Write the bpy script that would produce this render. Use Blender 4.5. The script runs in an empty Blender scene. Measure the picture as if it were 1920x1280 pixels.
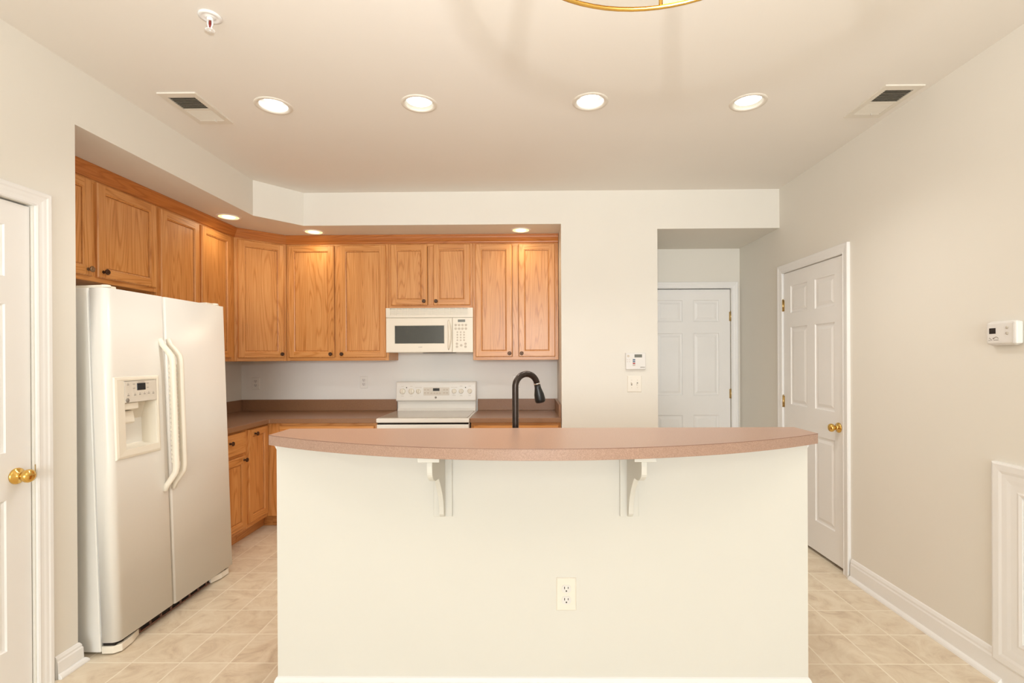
import bpy, bmesh, math, random
from mathutils import Vector, Matrix
random.seed(4)
PI = math.pi
C = bpy.context.scene.collection
SC = bpy.context.scene

# ------------------------------------------------------------------ camera, light, exposure
W, Hh = 1920.0, 1280.0
F, SX, SY, ROLL, YAW, PITCH, CAMH = 929.98, 23.46, 31.35, 0.0047, -0.0109, -0.0018, 1.4008
cam_d = bpy.data.cameras.new('camera'); cam = bpy.data.objects.new('camera', cam_d); C.objects.link(cam)
cam_d.sensor_width = 36.0; cam_d.lens = F / W * 36.0
cam_d.shift_x = -SX / W; cam_d.shift_y = SY / W
cam_d.clip_start = 0.02
cam.matrix_world = (Matrix.Translation((0, 0, CAMH)) @ Matrix.Rotation(-YAW, 4, 'Z')
                    @ Matrix.Rotation(PI / 2 + PITCH, 4, 'X') @ Matrix.Rotation(-ROLL, 4, 'Z'))
SC.camera = cam
SC.view_settings.view_transform = 'Standard'; SC.view_settings.look = 'None'
SC.view_settings.exposure = 0.06; SC.view_settings.gamma = 1.0; SC.view_settings.use_curve_mapping = False
wd = bpy.data.worlds.new('world'); SC.world = wd; wd.use_nodes = True
wd.node_tree.nodes['Background'].inputs[0].default_value = (0.80, 0.90, 1.0, 1)
wd.node_tree.nodes['Background'].inputs[1].default_value = 1.0

def area(name, loc, rot, sx, sy, power, col):
    l = bpy.data.lights.new(name, 'AREA'); l.shape = 'RECTANGLE'; l.size = sx; l.size_y = sy
    l.energy = power; l.color = col
    o = bpy.data.objects.new(name, l); C.objects.link(o); o.location = loc; o.rotation_euler = rot
    return o
# daylight from an unseen window behind the camera, placed and sized for the light
area('daylight', (0.0, -7.4, 1.62), (PI / 2, 0, 0), 3.4, 2.0, 285.0, (0.90, 0.96, 1.0))

def spot(name, loc, power, col, ang=2.6, size=0.06):
    l = bpy.data.lights.new(name, 'SPOT'); l.energy = power; l.color = col
    l.spot_size = ang; l.spot_blend = 1.0; l.shadow_soft_size = size
    o = bpy.data.objects.new(name, l); C.objects.link(o); o.location = loc
    return o
def point(name, loc, power, col, size=0.05):
    l = bpy.data.lights.new(name, 'POINT'); l.energy = power; l.color = col; l.shadow_soft_size = size
    o = bpy.data.objects.new(name, l); C.objects.link(o); o.location = loc
    return o

# the photographer's flash just above the lens, bounced off the ceiling
fl = spot('bounce_flash', (0.0, 0.09, 1.67), 150.0, (1.0, 0.99, 0.98), 2.85, 0.025)
fl.rotation_euler = (PI - 0.62, 0, 0)

# ------------------------------------------------------------------ key dimensions (metres)
XL, XR = -2.085, 2.0155          # dining end side walls
YN, YB = 4.0216, 4.679           # partition face, kitchen back wall
CZ, SZ, NZ = 2.7476, 2.480, 2.4336
WX = -2.74                       # wall of the niche behind the fridge
YNL = 2.257                      # front edge of the niche
NX, HX0, YH = 0.256, 1.034, 4.782
YR = -7.6

# ------------------------------------------------------------------ materials
def mat(name, col, rough=0.5, metal=0.0, bump=0.0, bscale=300.0, var=0.0, vscale=4.0, emit=None, estr=0.0, spec=0.5, coat=0.0):
    m = bpy.data.materials.new(name); m.use_nodes = True
    nt = m.node_tree; b = nt.nodes['Principled BSDF']
    b.inputs['Base Color'].default_value = (*col, 1); b.inputs['Roughness'].default_value = rough
    b.inputs['Metallic'].default_value = metal; b.inputs['Specular IOR Level'].default_value = spec
    b.inputs['Coat Weight'].default_value = coat
    if emit: b.inputs['Emission Color'].default_value = (*emit, 1); b.inputs['Emission Strength'].default_value = estr
    tc = nt.nodes.new('ShaderNodeTexCoord')
    if bump:
        n = nt.nodes.new('ShaderNodeTexNoise'); n.inputs['Scale'].default_value = bscale; n.inputs['Detail'].default_value = 3
        bp = nt.nodes.new('ShaderNodeBump'); bp.inputs['Strength'].default_value = bump; bp.inputs['Distance'].default_value = 0.002
        nt.links.new(tc.outputs['Object'], n.inputs['Vector']); nt.links.new(n.outputs['Fac'], bp.inputs['Height'])
        nt.links.new(bp.outputs['Normal'], b.inputs['Normal'])
    if var:
        n = nt.nodes.new('ShaderNodeTexNoise'); n.inputs['Scale'].default_value = vscale; n.inputs['Detail'].default_value = 4
        r = nt.nodes.new('ShaderNodeValToRGB')
        r.color_ramp.elements[0].position = 0.3; r.color_ramp.elements[1].position = 0.7
        r.color_ramp.elements[0].color = (*[c * (1 - var) for c in col], 1)
        r.color_ramp.elements[1].color = (*[min(1, c * (1 + var)) for c in col], 1)
        nt.links.new(tc.outputs['Object'], n.inputs['Vector']); nt.links.new(n.outputs['Fac'], r.inputs['Fac'])
        nt.links.new(r.outputs['Color'], b.inputs['Base Color'])
    return m

def wood(name, axis, light=(0.745, 0.36, 0.122), mid=(0.64, 0.27, 0.07), dark=(0.40, 0.132, 0.024)):
    m = bpy.data.materials.new(name); m.use_nodes = True
    nt = m.node_tree; L = nt.links; N = nt.nodes; b = N['Principled BSDF']
    tc = N.new('ShaderNodeTexCoord'); oi = N.new('ShaderNodeObjectInfo')
    mul = N.new('ShaderNodeMath'); mul.operation = 'MULTIPLY'; mul.inputs[1].default_value = 37.0
    L.new(oi.outputs['Random'], mul.inputs[0])
    cmb = N.new('ShaderNodeCombineXYZ')
    for i in range(3): L.new(mul.outputs[0], cmb.inputs[i])
    add = N.new('ShaderNodeVectorMath'); add.operation = 'ADD'
    L.new(tc.outputs['Object'], add.inputs[0]); L.new(cmb.outputs[0], add.inputs[1])
    def mapped(a, l):
        mp = N.new('ShaderNodeMapping'); s = [l if q in axis else a for q in 'xyz']
        mp.inputs['Scale'].default_value = s; L.new(add.outputs[0], mp.inputs['Vector']); return mp
    # growth rings: contour lines of a stretched noise field
    n1 = N.new('ShaderNodeTexNoise'); n1.inputs['Scale'].default_value = 1.0; n1.inputs['Detail'].default_value = 1.0
    L.new(mapped(9.0, 0.55).outputs[0], n1.inputs['Vector'])
    k = N.new('ShaderNodeMath'); k.operation = 'MULTIPLY'; k.inputs[1].default_value = 120.0
    L.new(n1.outputs['Fac'], k.inputs[0])
    sn = N.new('ShaderNodeMath'); sn.operation = 'SINE'; L.new(k.outputs[0], sn.inputs[0])
    r1 = N.new('ShaderNodeMapRange'); r1.inputs['From Min'].default_value = -1; r1.inputs['From Max'].default_value = 1
    L.new(sn.outputs[0], r1.inputs['Value'])
    # fine pores
    n2 = N.new('ShaderNodeTexNoise'); n2.inputs['Scale'].default_value = 1.0; n2.inputs['Detail'].default_value = 3.0
    L.new(mapped(170.0, 5.0).outputs[0], n2.inputs['Vector'])
    # broad tone
    n3 = N.new('ShaderNodeTexNoise'); n3.inputs['Scale'].default_value = 1.0; n3.inputs['Detail'].default_value = 1.0
    L.new(mapped(14.0, 0.6).outputs[0], n3.inputs['Vector'])
    pw = N.new('ShaderNodeMath'); pw.operation = 'POWER'; pw.inputs[1].default_value = 4.0; L.new(r1.outputs[0], pw.inputs[0])
    mx = N.new('ShaderNodeMath'); mx.operation = 'MULTIPLY_ADD'; mx.inputs[1].default_value = 0.30
    L.new(pw.outputs[0], mx.inputs[0])
    m2 = N.new('ShaderNodeMath'); m2.operation = 'MULTIPLY_ADD'; m2.inputs[1].default_value = 0.75
    L.new(n2.outputs['Fac'], m2.inputs[0])
    m3 = N.new('ShaderNodeMath'); m3.operation = 'MULTIPLY_ADD'; m3.inputs[1].default_value = 0.5; m3.inputs[2].default_value = -0.36
    L.new(n3.outputs['Fac'], m3.inputs[0]); L.new(m3.outputs[0], m2.inputs[2]); L.new(m2.outputs[0], mx.inputs[2])
    cr = N.new('ShaderNodeValToRGB'); e = cr.color_ramp.elements
    e[0].position = 0.12; e[0].color = (*light, 1); e[1].position = 0.85; e[1].color = (*dark, 1)
    x = e.new(0.45); x.color = (*mid, 1)
    L.new(mx.outputs[0], cr.inputs['Fac']); L.new(cr.outputs['Color'], b.inputs['Base Color'])
    b.inputs['Roughness'].default_value = 0.36; b.inputs['Coat Weight'].default_value = 0.15; b.inputs['Coat Roughness'].default_value = 0.25
    return m

def laminate(name, a, c, rough):
    m = bpy.data.materials.new(name); m.use_nodes = True
    nt = m.node_tree; L = nt.links; N = nt.nodes; b = N['Principled BSDF']
    tc = N.new('ShaderNodeTexCoord')
    n = N.new('ShaderNodeTexNoise'); n.inputs['Scale'].default_value = 330.0; n.inputs['Detail'].default_value = 4
    n.inputs['Roughness'].default_value = 0.7
    r = N.new('ShaderNodeValToRGB'); r.color_ramp.elements[0].position = 0.36; r.color_ramp.elements[1].position = 0.66
    r.color_ramp.elements[0].color = (*a, 1); r.color_ramp.elements[1].color = (*c, 1)
    L.new(tc.outputs['Object'], n.inputs['Vector']); L.new(n.outputs['Fac'], r.inputs['Fac']); L.new(r.outputs['Color'], b.inputs['Base Color'])
    b.inputs['Roughness'].default_value = rough
    return m

def tile_floor(name):
    m = bpy.data.materials.new(name); m.use_nodes = True
    nt = m.node_tree; L = nt.links; N = nt.nodes; b = N['Principled BSDF']
    tc = N.new('ShaderNodeTexCoord'); sp = N.new('ShaderNodeSeparateXYZ'); L.new(tc.outputs['Object'], sp.inputs[0])
    def line(out, size, off):
        s = N.new('ShaderNodeMath'); s.operation = 'SUBTRACT'; s.inputs[1].default_value = off; L.new(out, s.inputs[0])
        w = N.new('ShaderNodeMath'); w.operation = 'WRAP'; w.inputs[1].default_value = size / 2; w.inputs[2].default_value = -size / 2; L.new(s.outputs[0], w.inputs[0])
        a = N.new('ShaderNodeMath'); a.operation = 'ABSOLUTE'; L.new(w.outputs[0], a.inputs[0])
        g = N.new('ShaderNodeMapRange'); g.inputs['From Min'].default_value = 0.0018; g.inputs['From Max'].default_value = 0.0042
        g.inputs['To Min'].default_value = 1; g.inputs['To Max'].default_value = 0; L.new(a.outputs[0], g.inputs['Value'])
        d = N.new('ShaderNodeMath'); d.operation = 'DIVIDE'; d.inputs[1].default_value = size; L.new(s.outputs[0], d.inputs[0])
        r = N.new('ShaderNodeMath'); r.operation = 'ROUND'; L.new(d.outputs[0], r.inputs[0])
        d2 = N.new('ShaderNodeMath'); d2.operation = 'ADD'; d2.inputs[1].default_value = 0.5; L.new(d.outputs[0], d2.inputs[0])
        f = N.new('ShaderNodeMath'); f.operation = 'FLOOR'; L.new(d.outputs[0], f.inputs[0])
        return g.outputs[0], f.outputs[0]
    gx, ix = line(sp.outputs[0], 0.2275, -1.618); gy, iy = line(sp.outputs[1], 0.2385, 2.268)
    mxn = N.new('ShaderNodeMath'); mxn.operation = 'MAXIMUM'; L.new(gx, mxn.inputs[0]); L.new(gy, mxn.inputs[1])
    cell = N.new('ShaderNodeCombineXYZ'); L.new(ix, cell.inputs[0]); L.new(iy, cell.inputs[1])
    wn = N.new('ShaderNodeTexWhiteNoise'); wn.noise_dimensions = '3D'; L.new(cell.outputs[0], wn.inputs['Vector'])
    off = N.new('ShaderNodeVectorMath'); off.operation = 'MULTIPLY_ADD'; off.inputs[1].default_value = (7, 7, 7)
    L.new(wn.outputs['Color'], off.inputs[0]); L.new(tc.outputs['Object'], off.inputs[2])
    n = N.new('ShaderNodeTexNoise'); n.inputs['Scale'].default_value = 7.0; n.inputs['Detail'].default_value = 7; n.inputs['Distortion'].default_value = 1.2
    n.inputs['Roughness'].default_value = 0.65
    L.new(off.outputs[0], n.inputs['Vector'])
    r = N.new('ShaderNodeValToRGB'); e = r.color_ramp.elements
    e[0].position = 0.30; e[0].color = (0.63, 0.50, 0.365, 1); e[1].position = 0.62; e[1].color = (0.84, 0.735, 0.575, 1)
    x = e.new(0.46); x.color = (0.76, 0.64, 0.48, 1)
    L.new(n.outputs['Fac'], r.inputs['Fac'])
    mc = N.new('ShaderNodeMix'); mc.data_type = 'RGBA'; mc.inputs['B'].default_value = (0.93, 0.85, 0.70, 1)
    L.new(mxn.outputs[0], mc.inputs['Factor']); L.new(r.outputs['Color'], mc.inputs['A']); L.new(mc.outputs['Result'], b.inputs['Base Color'])
    b.inputs['Roughness'].default_value = 0.42
    return m

def glass_mat(name, tint=(0.95, 0.95, 0.93)):
    m = bpy.data.materials.new(name); m.use_nodes = True
    nt = m.node_tree; N = nt.nodes; L = nt.links
    for q in list(N): N.remove(q)
    out = N.new('ShaderNodeOutputMaterial'); mix = N.new('ShaderNodeMixShader')
    t = N.new('ShaderNodeBsdfTransparent'); t.inputs[0].default_value = (*tint, 1)
    g = N.new('ShaderNodeBsdfGlossy'); g.inputs['Roughness'].default_value = 0.03
    fr = N.new('ShaderNodeFresnel'); fr.inputs[0].default_value = 1.5
    L.new(fr.outputs[0], mix.inputs[0]); L.new(t.outputs[0], mix.inputs[1]); L.new(g.outputs[0], mix.inputs[2]); L.new(mix.outputs[0], out.inputs[0])
    return m

M = {}
M['wall'] = mat('cream_wall_paint', (0.825, 0.79, 0.715), 0.75, bump=0.05, bscale=220, var=0.012, vscale=1.3)
M['wallbright'] = mat('cream_wall_paint_brightened', (0.92, 0.905, 0.865), 0.7, bump=0.05, bscale=220, var=0.012, vscale=1.3)  # same cream paint, lightened to stand in for light missing under the cabinets
M['ceiling'] = mat('ceiling_paint', (0.88, 0.84, 0.78), 0.85, bump=0.05, bscale=260, var=0.012, vscale=1.1)
M['trim'] = mat('white_trim_paint', (0.89, 0.88, 0.86), 0.38, var=0.01)
M['door'] = mat('white_door_paint', (0.90, 0.885, 0.86), 0.42, bump=0.04, bscale=120, var=0.01)
M['island'] = mat('ivory_island_paint', (0.755, 0.735, 0.675), 0.6, bump=0.04, bscale=220, var=0.008, vscale=2)
M['woodv'] = wood('oak_vertical_grain', 'z'); M['woodh'] = wood('oak_horizontal_grain', 'x')
M['wooddark'] = wood('oak_crown_grain', 'xy', (0.56, 0.20, 0.045), (0.47, 0.15, 0.028), (0.36, 0.105, 0.016))
M['groove'] = mat('wood_dark_groove', (0.50, 0.20, 0.052), 0.45, var=0.15, vscale=40)  # darker wood colour on the panel groove rings
M['bar'] = laminate('rose_beige_laminate', (0.35, 0.215, 0.16), (0.52, 0.345, 0.26), 0.33)
M['counter'] = laminate('brown_laminate', (0.25, 0.125, 0.063), (0.37, 0.20, 0.107), 0.30)
M['seam'] = mat('dark_laminate_edge', (0.22, 0.11, 0.075), 0.5, var=0.05)
M['bisque'] = mat('bisque_enamel', (0.90, 0.87, 0.81), 0.30, bump=0.03, bscale=500, var=0.006)
M['bisque2'] = mat('bisque_plastic', (0.90, 0.835, 0.71), 0.35, var=0.006)
M['gasket'] = mat('grey_gasket', (0.62, 0.62, 0.62), 0.6, var=0.02)
M['panelgrey'] = mat('light_panel', (0.76, 0.70, 0.61), 0.4, var=0.005)
M['black'] = mat('black_display', (0.008, 0.008, 0.009), 0.15, var=0.02)
M['dark'] = mat('dark_void', (0.02, 0.014, 0.010), 0.8, var=0.05)
M['ink'] = mat('grey_print', (0.30, 0.27, 0.23), 0.5, var=0.02)
M['inklight'] = mat('pale_print', (0.55, 0.49, 0.41), 0.5, var=0.02)
M['button'] = mat('button_beige', (0.64, 0.56, 0.455), 0.45, var=0.02)
M['lcd'] = mat('lcd_grey_green', (0.16, 0.16, 0.13), 0.3, var=0.03)
M['bronze'] = mat('oil_rubbed_bronze', (0.085, 0.048, 0.030), 0.30, metal=0.8, var=0.35, vscale=60)
M['faucet'] = mat('dark_bronze', (0.050, 0.038, 0.032), 0.30, metal=0.75, var=0.12, vscale=60)
M['matteblack'] = mat('black_spray_head', (0.006, 0.006, 0.006), 0.4, var=0.05)
M['brass'] = mat('polished_brass', (0.78, 0.50, 0.14), 0.16, metal=1.0, var=0.05, vscale=30)
M['brassdull'] = mat('worn_brass', (0.55, 0.40, 0.18), 0.3, metal=1.0, var=0.15, vscale=60)
M['chrome'] = mat('chrome', (0.72, 0.72, 0.70), 0.12, metal=1.0, var=0.03)
M['nickel'] = mat('worn_plated_knob', (0.30, 0.22, 0.14), 0.35, metal=0.9, var=0.4, vscale=150)
M['mwglass'] = mat('microwave_window', (0.055, 0.058, 0.052), 0.06, var=0.02, spec=0.7)
M['cooktop'] = mat('ceramic_cooktop', (0.55, 0.50, 0.43), 0.05, var=0.03, vscale=150, spec=0.8)
M['outlet'] = mat('ivory_plate', (0.86, 0.81, 0.715), 0.35, var=0.005)
M['outletw'] = mat('white_plate', (0.90, 0.88, 0.83), 0.35, var=0.005)
M['white'] = mat('white_plastic', (0.80, 0.775, 0.74), 0.4, var=0.01)
M['red'] = mat('red_bulb', (0.22, 0.01, 0.008), 0.2, var=0.02)
M['blue'] = mat('blue_key', (0.05, 0.11, 0.20), 0.4, var=0.02)
M['redkey'] = mat('red_key', (0.40, 0.03, 0.03), 0.4, var=0.02)
M['lens'] = mat('lit_lens_white', (0.9, 0.9, 0.88), 0.4, emit=(1.0, 0.98, 0.94), estr=4.0)
M['lenswarm'] = mat('lit_lens_warm', (0.9, 0.8, 0.5), 0.4, emit=(1.0, 0.80, 0.36), estr=1.25)
M['lenscore'] = mat('lit_bulb_warm', (0.9, 0.9, 0.8), 0.4, emit=(1.0, 0.92, 0.66), estr=3.0)
M['bulb'] = mat('lit_bulb', (0.9, 0.9, 0.9), 0.4, emit=(1.0, 0.93, 0.80), estr=8.0)
M['trim2'] = mat('beige_painted_metal', (0.80, 0.75, 0.66), 0.5, var=0.01)
M['dark2'] = mat('duct_dark', (0.05, 0.04, 0.02), 0.8, var=0.05)
M['baffle'] = mat('can_baffle', (0.42, 0.40, 0.33), 0.6, var=0.02)
M['glass'] = glass_mat('clear_glass')
M['floor'] = tile_floor('vinyl_tile')
M['ext'] = mat('exterior_ground', (0.4, 0.42, 0.35), 0.9, var=0.1)

# ------------------------------------------------------------------ mesh helper
class MB:
    def __init__(s): s.v = []; s.f = []; s.m = []; s.sm = []
    def add(s, vs, fs, mi=0, smooth=False):
        n = len(s.v); s.v += [tuple(v) for v in vs]
        for f in fs: s.f.append([i + n for i in f]); s.m.append(mi); s.sm.append(smooth)
        return s
    def box(s, x0, x1, y0, y1, z0, z1, mi=0):
        x0, x1 = sorted((x0, x1)); y0, y1 = sorted((y0, y1)); z0, z1 = sorted((z0, z1))
        vs = [(x0, y0, z0), (x1, y0, z0), (x1, y1, z0), (x0, y1, z0), (x0, y0, z1), (x1, y0, z1), (x1, y1, z1), (x0, y1, z1)]
        return s.add(vs, [(3, 2, 1, 0), (4, 5, 6, 7), (0, 1, 5, 4), (1, 2, 6, 5), (2, 3, 7, 6), (3, 0, 4, 7)], mi)
    def prism(s, poly, axis, a, b, mi=0, smooth=False):
        # poly: 2-D points; axis: extrusion axis; (u,v) are the remaining axes in xyz order
        def P(p, t):
            return {'x': (t, p[0], p[1]), 'y': (p[0], t, p[1]), 'z': (p[0], p[1], t)}[axis]
        n = len(poly); vs = [P(p, a) for p in poly] + [P(p, b) for p in poly]
        s.add(vs, [tuple(range(n - 1, -1, -1)), tuple(range(n, 2 * n))], mi)
        n0 = len(s.v) - 2 * n
        for i in range(n):
            j = (i + 1) % n
            s.f.append([n0 + i, n0 + j, n0 + n + j, n0 + n + i]); s.m.append(mi); s.sm.append(smooth)
        return s
    def lathe(s, prof, c=(0, 0, 0), axis='z', seg=24, mi=0, smooth=True, cap=True):
        # prof: (r, h) list
        def P(r, h, t):
            a, b = r * math.cos(t), r * math.sin(t)
            q = {'z': (a, b, h), 'y': (a, h, b), 'x': (h, a, b)}[axis]
            return (c[0] + q[0], c[1] + q[1], c[2] + q[2])
        vs = []; fs = []; n = len(prof)
        for r, h in prof:
            for k in range(seg): vs.append(P(max(r, 1e-5), h, 2 * PI * k / seg))
        for i in range(n - 1):
            for k in range(seg):
                k2 = (k + 1) % seg; fs.append((i * seg + k, i * seg + k2, (i + 1) * seg + k2, (i + 1) * seg + k))
        s.add(vs, fs, mi, smooth)
        if cap:
            n0 = len(s.v) - len(vs)
            s.f.append([n0 + k for k in range(seg - 1, -1, -1)]); s.m.append(mi); s.sm.append(False)
            s.f.append([n0 + (n - 1) * seg + k for k in range(seg)]); s.m.append(mi); s.sm.append(False)
        return s
    def tube(s, pts, rad, seg=14, mi=0, sx=1.0, sy=1.0, up=(0, 0, 1)):
        pts = [Vector(p) for p in pts]; n = len(pts)
        rads = rad if isinstance(rad, (list, tuple)) else [rad] * n
        vs = []; fs = []; U = None
        for i, p in enumerate(pts):
            t = (pts[min(i + 1, n - 1)] - pts[max(i - 1, 0)]).normalized()
            if U is None:
                U = Vector(up); 
                if abs(U.dot(t)) > 0.95: U = Vector((1, 0, 0))
            U = (U - t * U.dot(t)).normalized(); V = t.cross(U)
            for k in range(seg):
                a = 2 * PI * k / seg; vs.append(p + U * (math.cos(a) * rads[i] * sx) + V * (math.sin(a) * rads[i] * sy))
        for i in range(n - 1):
            for k in range(seg):
                k2 = (k + 1) % seg; fs.append((i * seg + k, i * seg + k2, (i + 1) * seg + k2, (i + 1) * seg + k))
        s.add(vs, fs, mi, True); n0 = len(s.v) - len(vs)
        s.f.append([n0 + k for k in range(seg - 1, -1, -1)]); s.m.append(mi); s.sm.append(False)
        s.f.append([n0 + (n - 1) * seg + k for k in range(seg)]); s.m.append(mi); s.sm.append(False)
        return s
    def wallslab(s, axis, a0, a1, d0, d1, z0, z1, holes=(), mi=0, rails=False):
        # slab running along axis ('x' or 'y') with rectangular holes (u0,u1,z0,z1)
        us = sorted({a0, a1, *[h[0] for h in holes], *[h[1] for h in holes]})
        zs = sorted({z0, z1, *[h[2] for h in holes], *[h[3] for h in holes]})
        us = [u for u in us if a0 <= u <= a1]; zs = [z for z in zs if z0 <= z <= z1]
        def P(u, d, z): return (u, d, z) if axis == 'x' else (d, u, z)
        nu, nz = len(us) - 1, len(zs) - 1
        def solid(i, j):
            if i < 0 or j < 0 or i >= nu or j >= nz: return False
            cu, cz = (us[i] + us[i + 1]) / 2, (zs[j] + zs[j + 1]) / 2
            return not any(h[0] < cu < h[1] and h[2] < cz < h[3] for h in holes)
        for i in range(nu):
            for j in range(nz):
                if not solid(i, j): continue
                u0, u1, w0, w1 = us[i], us[i + 1], zs[j], zs[j + 1]
                if rails: mi = 1 if holes[0][0] < (u0 + u1) / 2 < holes[0][1] else 0
                for d in (d0, d1): s.add([P(u0, d, w0), P(u1, d, w0), P(u1, d, w1), P(u0, d, w1)], [(0, 1, 2, 3)], mi)
                if not solid(i - 1, j): s.add([P(u0, d0, w0), P(u0, d1, w0), P(u0, d1, w1), P(u0, d0, w1)], [(0, 1, 2, 3)], mi)
                if not solid(i + 1, j): s.add([P(u1, d0, w0), P(u1, d1, w0), P(u1, d1, w1), P(u1, d0, w1)], [(0, 1, 2, 3)], mi)
                if not solid(i, j - 1): s.add([P(u0, d0, w0), P(u0, d1, w0), P(u1, d1, w0), P(u1, d0, w0)], [(0, 1, 2, 3)], mi)
                if not solid(i, j + 1): s.add([P(u0, d0, w1), P(u0, d1, w1), P(u1, d1, w1), P(u1, d0, w1)], [(0, 1, 2, 3)], mi)
        return s
    def panelled(s, x0, x1, z0, z1, y, th, panels, prof, rails=(), ch=0.004, groove=False):
        """door leaf, front at y facing -y; panels = (px0,px1,pz0,pz1); prof = (inset, depth) rings, last ring is filled.
        material 0 = stiles and panels, 1 = rails (cells whose x-range lies between the outer stiles)"""
        xs = sorted({x0 + ch, x1 - ch, *[p[0] for p in panels], *[p[1] for p in panels]})
        zs = sorted({z0 + ch, z1 - ch, *[p[2] for p in panels], *[p[3] for p in panels]})
        inner = (min(p[0] for p in panels), max(p[1] for p in panels)) if panels else (x0, x1)
        for i in range(len(xs) - 1):
            for j in range(len(zs) - 1):
                cx, cz = (xs[i] + xs[i + 1]) / 2, (zs[j] + zs[j + 1]) / 2
                if any(p[0] < cx < p[1] and p[2] < cz < p[3] for p in panels): continue
                s.add([(xs[i], y, zs[j]), (xs[i + 1], y, zs[j]), (xs[i + 1], y, zs[j + 1]), (xs[i], y, zs[j + 1])], [(0, 1, 2, 3)],
                      1 if inner[0] < cx < inner[1] else 0)
        def rect(a, b, c, d, yy): return [(a, yy, c), (b, yy, c), (b, yy, d), (a, yy, d)]
        rings = [(0, 1, 5, 4), (1, 2, 6, 5), (2, 3, 7, 6), (3, 0, 4, 7)]
        s.add(rect(x0 + ch, x1 - ch, z0 + ch, z1 - ch, y) + rect(x0, x1, z0, z1, y + ch), rings, 0)
        s.add(rect(x0, x1, z0, z1, y + ch) + rect(x0, x1, z0, z1, y + th), rings, 0)
        s.add(rect(x0, x1, z0, z1, y + th), [(3, 2, 1, 0)], 0)
        for p in panels:
            prev = (0, 0)
            for k_, (ins, dep) in enumerate(prof):
                a = rect(p[0] + prev[0], p[1] - prev[0], p[2] + prev[0], p[3] - prev[0], y + prev[1])
                b = rect(p[0] + ins, p[1] - ins, p[2] + ins, p[3] - ins, y + dep)
                s.add(a + b, rings, 2 if groove and k_ in (2, 3) else 0); prev = (ins, dep)
            s.add(rect(p[0] + prev[0], p[1] - prev[0], p[2] + prev[0], p[3] - prev[0], y + prev[1]), [(0, 1, 2, 3)], 0)
        return s
    def build(s, name, mats, parent=None, bevel=0.0, seg=2, fix=True):
        me = bpy.data.meshes.new(name)
        me.from_pydata(s.v, [], s.f)
        mats = mats if isinstance(mats, (list, tuple)) else [mats]
        for q in mats: me.materials.append(q)
        for p, mi, sm in zip(me.polygons, s.m, s.sm): p.material_index = min(mi, len(mats) - 1); p.use_smooth = sm
        if fix:
            bm = bmesh.new(); bm.from_mesh(me)
            bmesh.ops.remove_doubles(bm, verts=bm.verts, dist=1e-5)
            bmesh.ops.recalc_face_normals(bm, faces=bm.faces); bm.to_mesh(me); bm.free()
        me.update()
        o = bpy.data.objects.new(name, me); C.objects.link(o)
        if parent: o.parent = parent
        if bevel:
            b = o.modifiers.new('bevel', 'BEVEL'); b.width = bevel; b.segments = seg; b.limit_method = 'ANGLE'; b.angle_limit = math.radians(40)
            b.harden_normals = False
        return o

def tag(o, label, cat, group=None):
    o['label'] = label; o['category'] = cat
    if group: o['group'] = group
    return o
def thing(name, label, cat, loc=(0, 0, 0), rotz=0.0, group=None, rotx=0.0):
    o = bpy.data.objects.new(name, None); C.objects.link(o); o.empty_display_size = 0.1
    o.location = loc; o.rotation_euler = (rotx, 0, rotz)
    return tag(o, label, cat, group)
def struct(o, label=None, cat=None):
    o['kind'] = 'structure'
    if label: o['label'] = label; o['category'] = cat
    return o
def dup(root, loc, rotz, label, group=None):
    r = root.copy(); C.objects.link(r); r.location = loc; r.rotation_euler = (root.rotation_euler[0], 0, rotz); r['label'] = label
    if group: r['group'] = group
    for ch in list(root.children):
        c = ch.copy(); C.objects.link(c); c.parent = r
        for g in list(ch.children):
            d = g.copy(); C.objects.link(d); d.parent = c
    return r
def text(name, body, size, loc, m, parent, rot=(PI / 2, 0, 0)):
    cu = bpy.data.curves.new(name, 'FONT'); cu.body = body; cu.size = size; cu.align_x = 'CENTER'; cu.align_y = 'CENTER'; cu.extrude = 0.0003
    t = bpy.data.objects.new(name, cu); C.objects.link(t)
    bpy.context.view_layer.update()
    me = bpy.data.meshes.new_from_object(t.evaluated_get(bpy.context.evaluated_depsgraph_get()))
    bpy.data.objects.remove(t); me.materials.clear(); me.materials.append(m)
    o = bpy.data.objects.new(name, me); C.objects.link(o); o.parent = parent; o.location = loc; o.rotation_euler = rot
    return o

# ------------------------------------------------------------------ setting
fb = MB(); fb.box(-3.0, 2.3, YR - 0.2, 5.1, -0.08, 0.0)
struct(fb.build('floor', M['floor']), 'beige stone-look vinyl tile floor with pale joints', 'floor')

DOOR_L = (1.296, 2.062, 0.0, 2.047)     # y0,y1,z0,z1 of openings
DOOR_R = (3.203, 3.971, 0.0, 2.055)
DOOR_H = (1.108, 1.931, 0.0, 2.052)
NICHE = (1.40, 2.045, 0.215, 0.815)
wl = MB(); wl.wallslab('y', YR, YNL, XL - 0.12, XL, 0, CZ, [DOOR_L])
wl.box(-2.86, XL - 0.12, YNL - 0.12, YNL, 0, CZ)
struct(wl.build('wall_left', M['wall']), 'cream wall on the left with a white door', 'wall')
wn = MB(); wn.box(WX - 0.12, WX, YNL, YB + 0.12, 0, CZ)
struct(wn.build('wall_niche', M['wall']), 'cream wall behind the refrigerator', 'wall')
wb = MB(); wb.box(WX, HX0, YB, YB + 0.12, 0, CZ)
struct(wb.build('wall_back', M['wallbright']), 'cream kitchen back wall above the counter', 'wall')
wp = MB(); wp.box(NX, HX0, YN, YB, 0, CZ)
struct(wp.build('wall_partition', M['wall']), 'cream wall between kitchen and hall carrying the keypad', 'wall')
ws = MB(); D1 = (XL, 3.722); D2 = (-1.837, YN)
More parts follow.
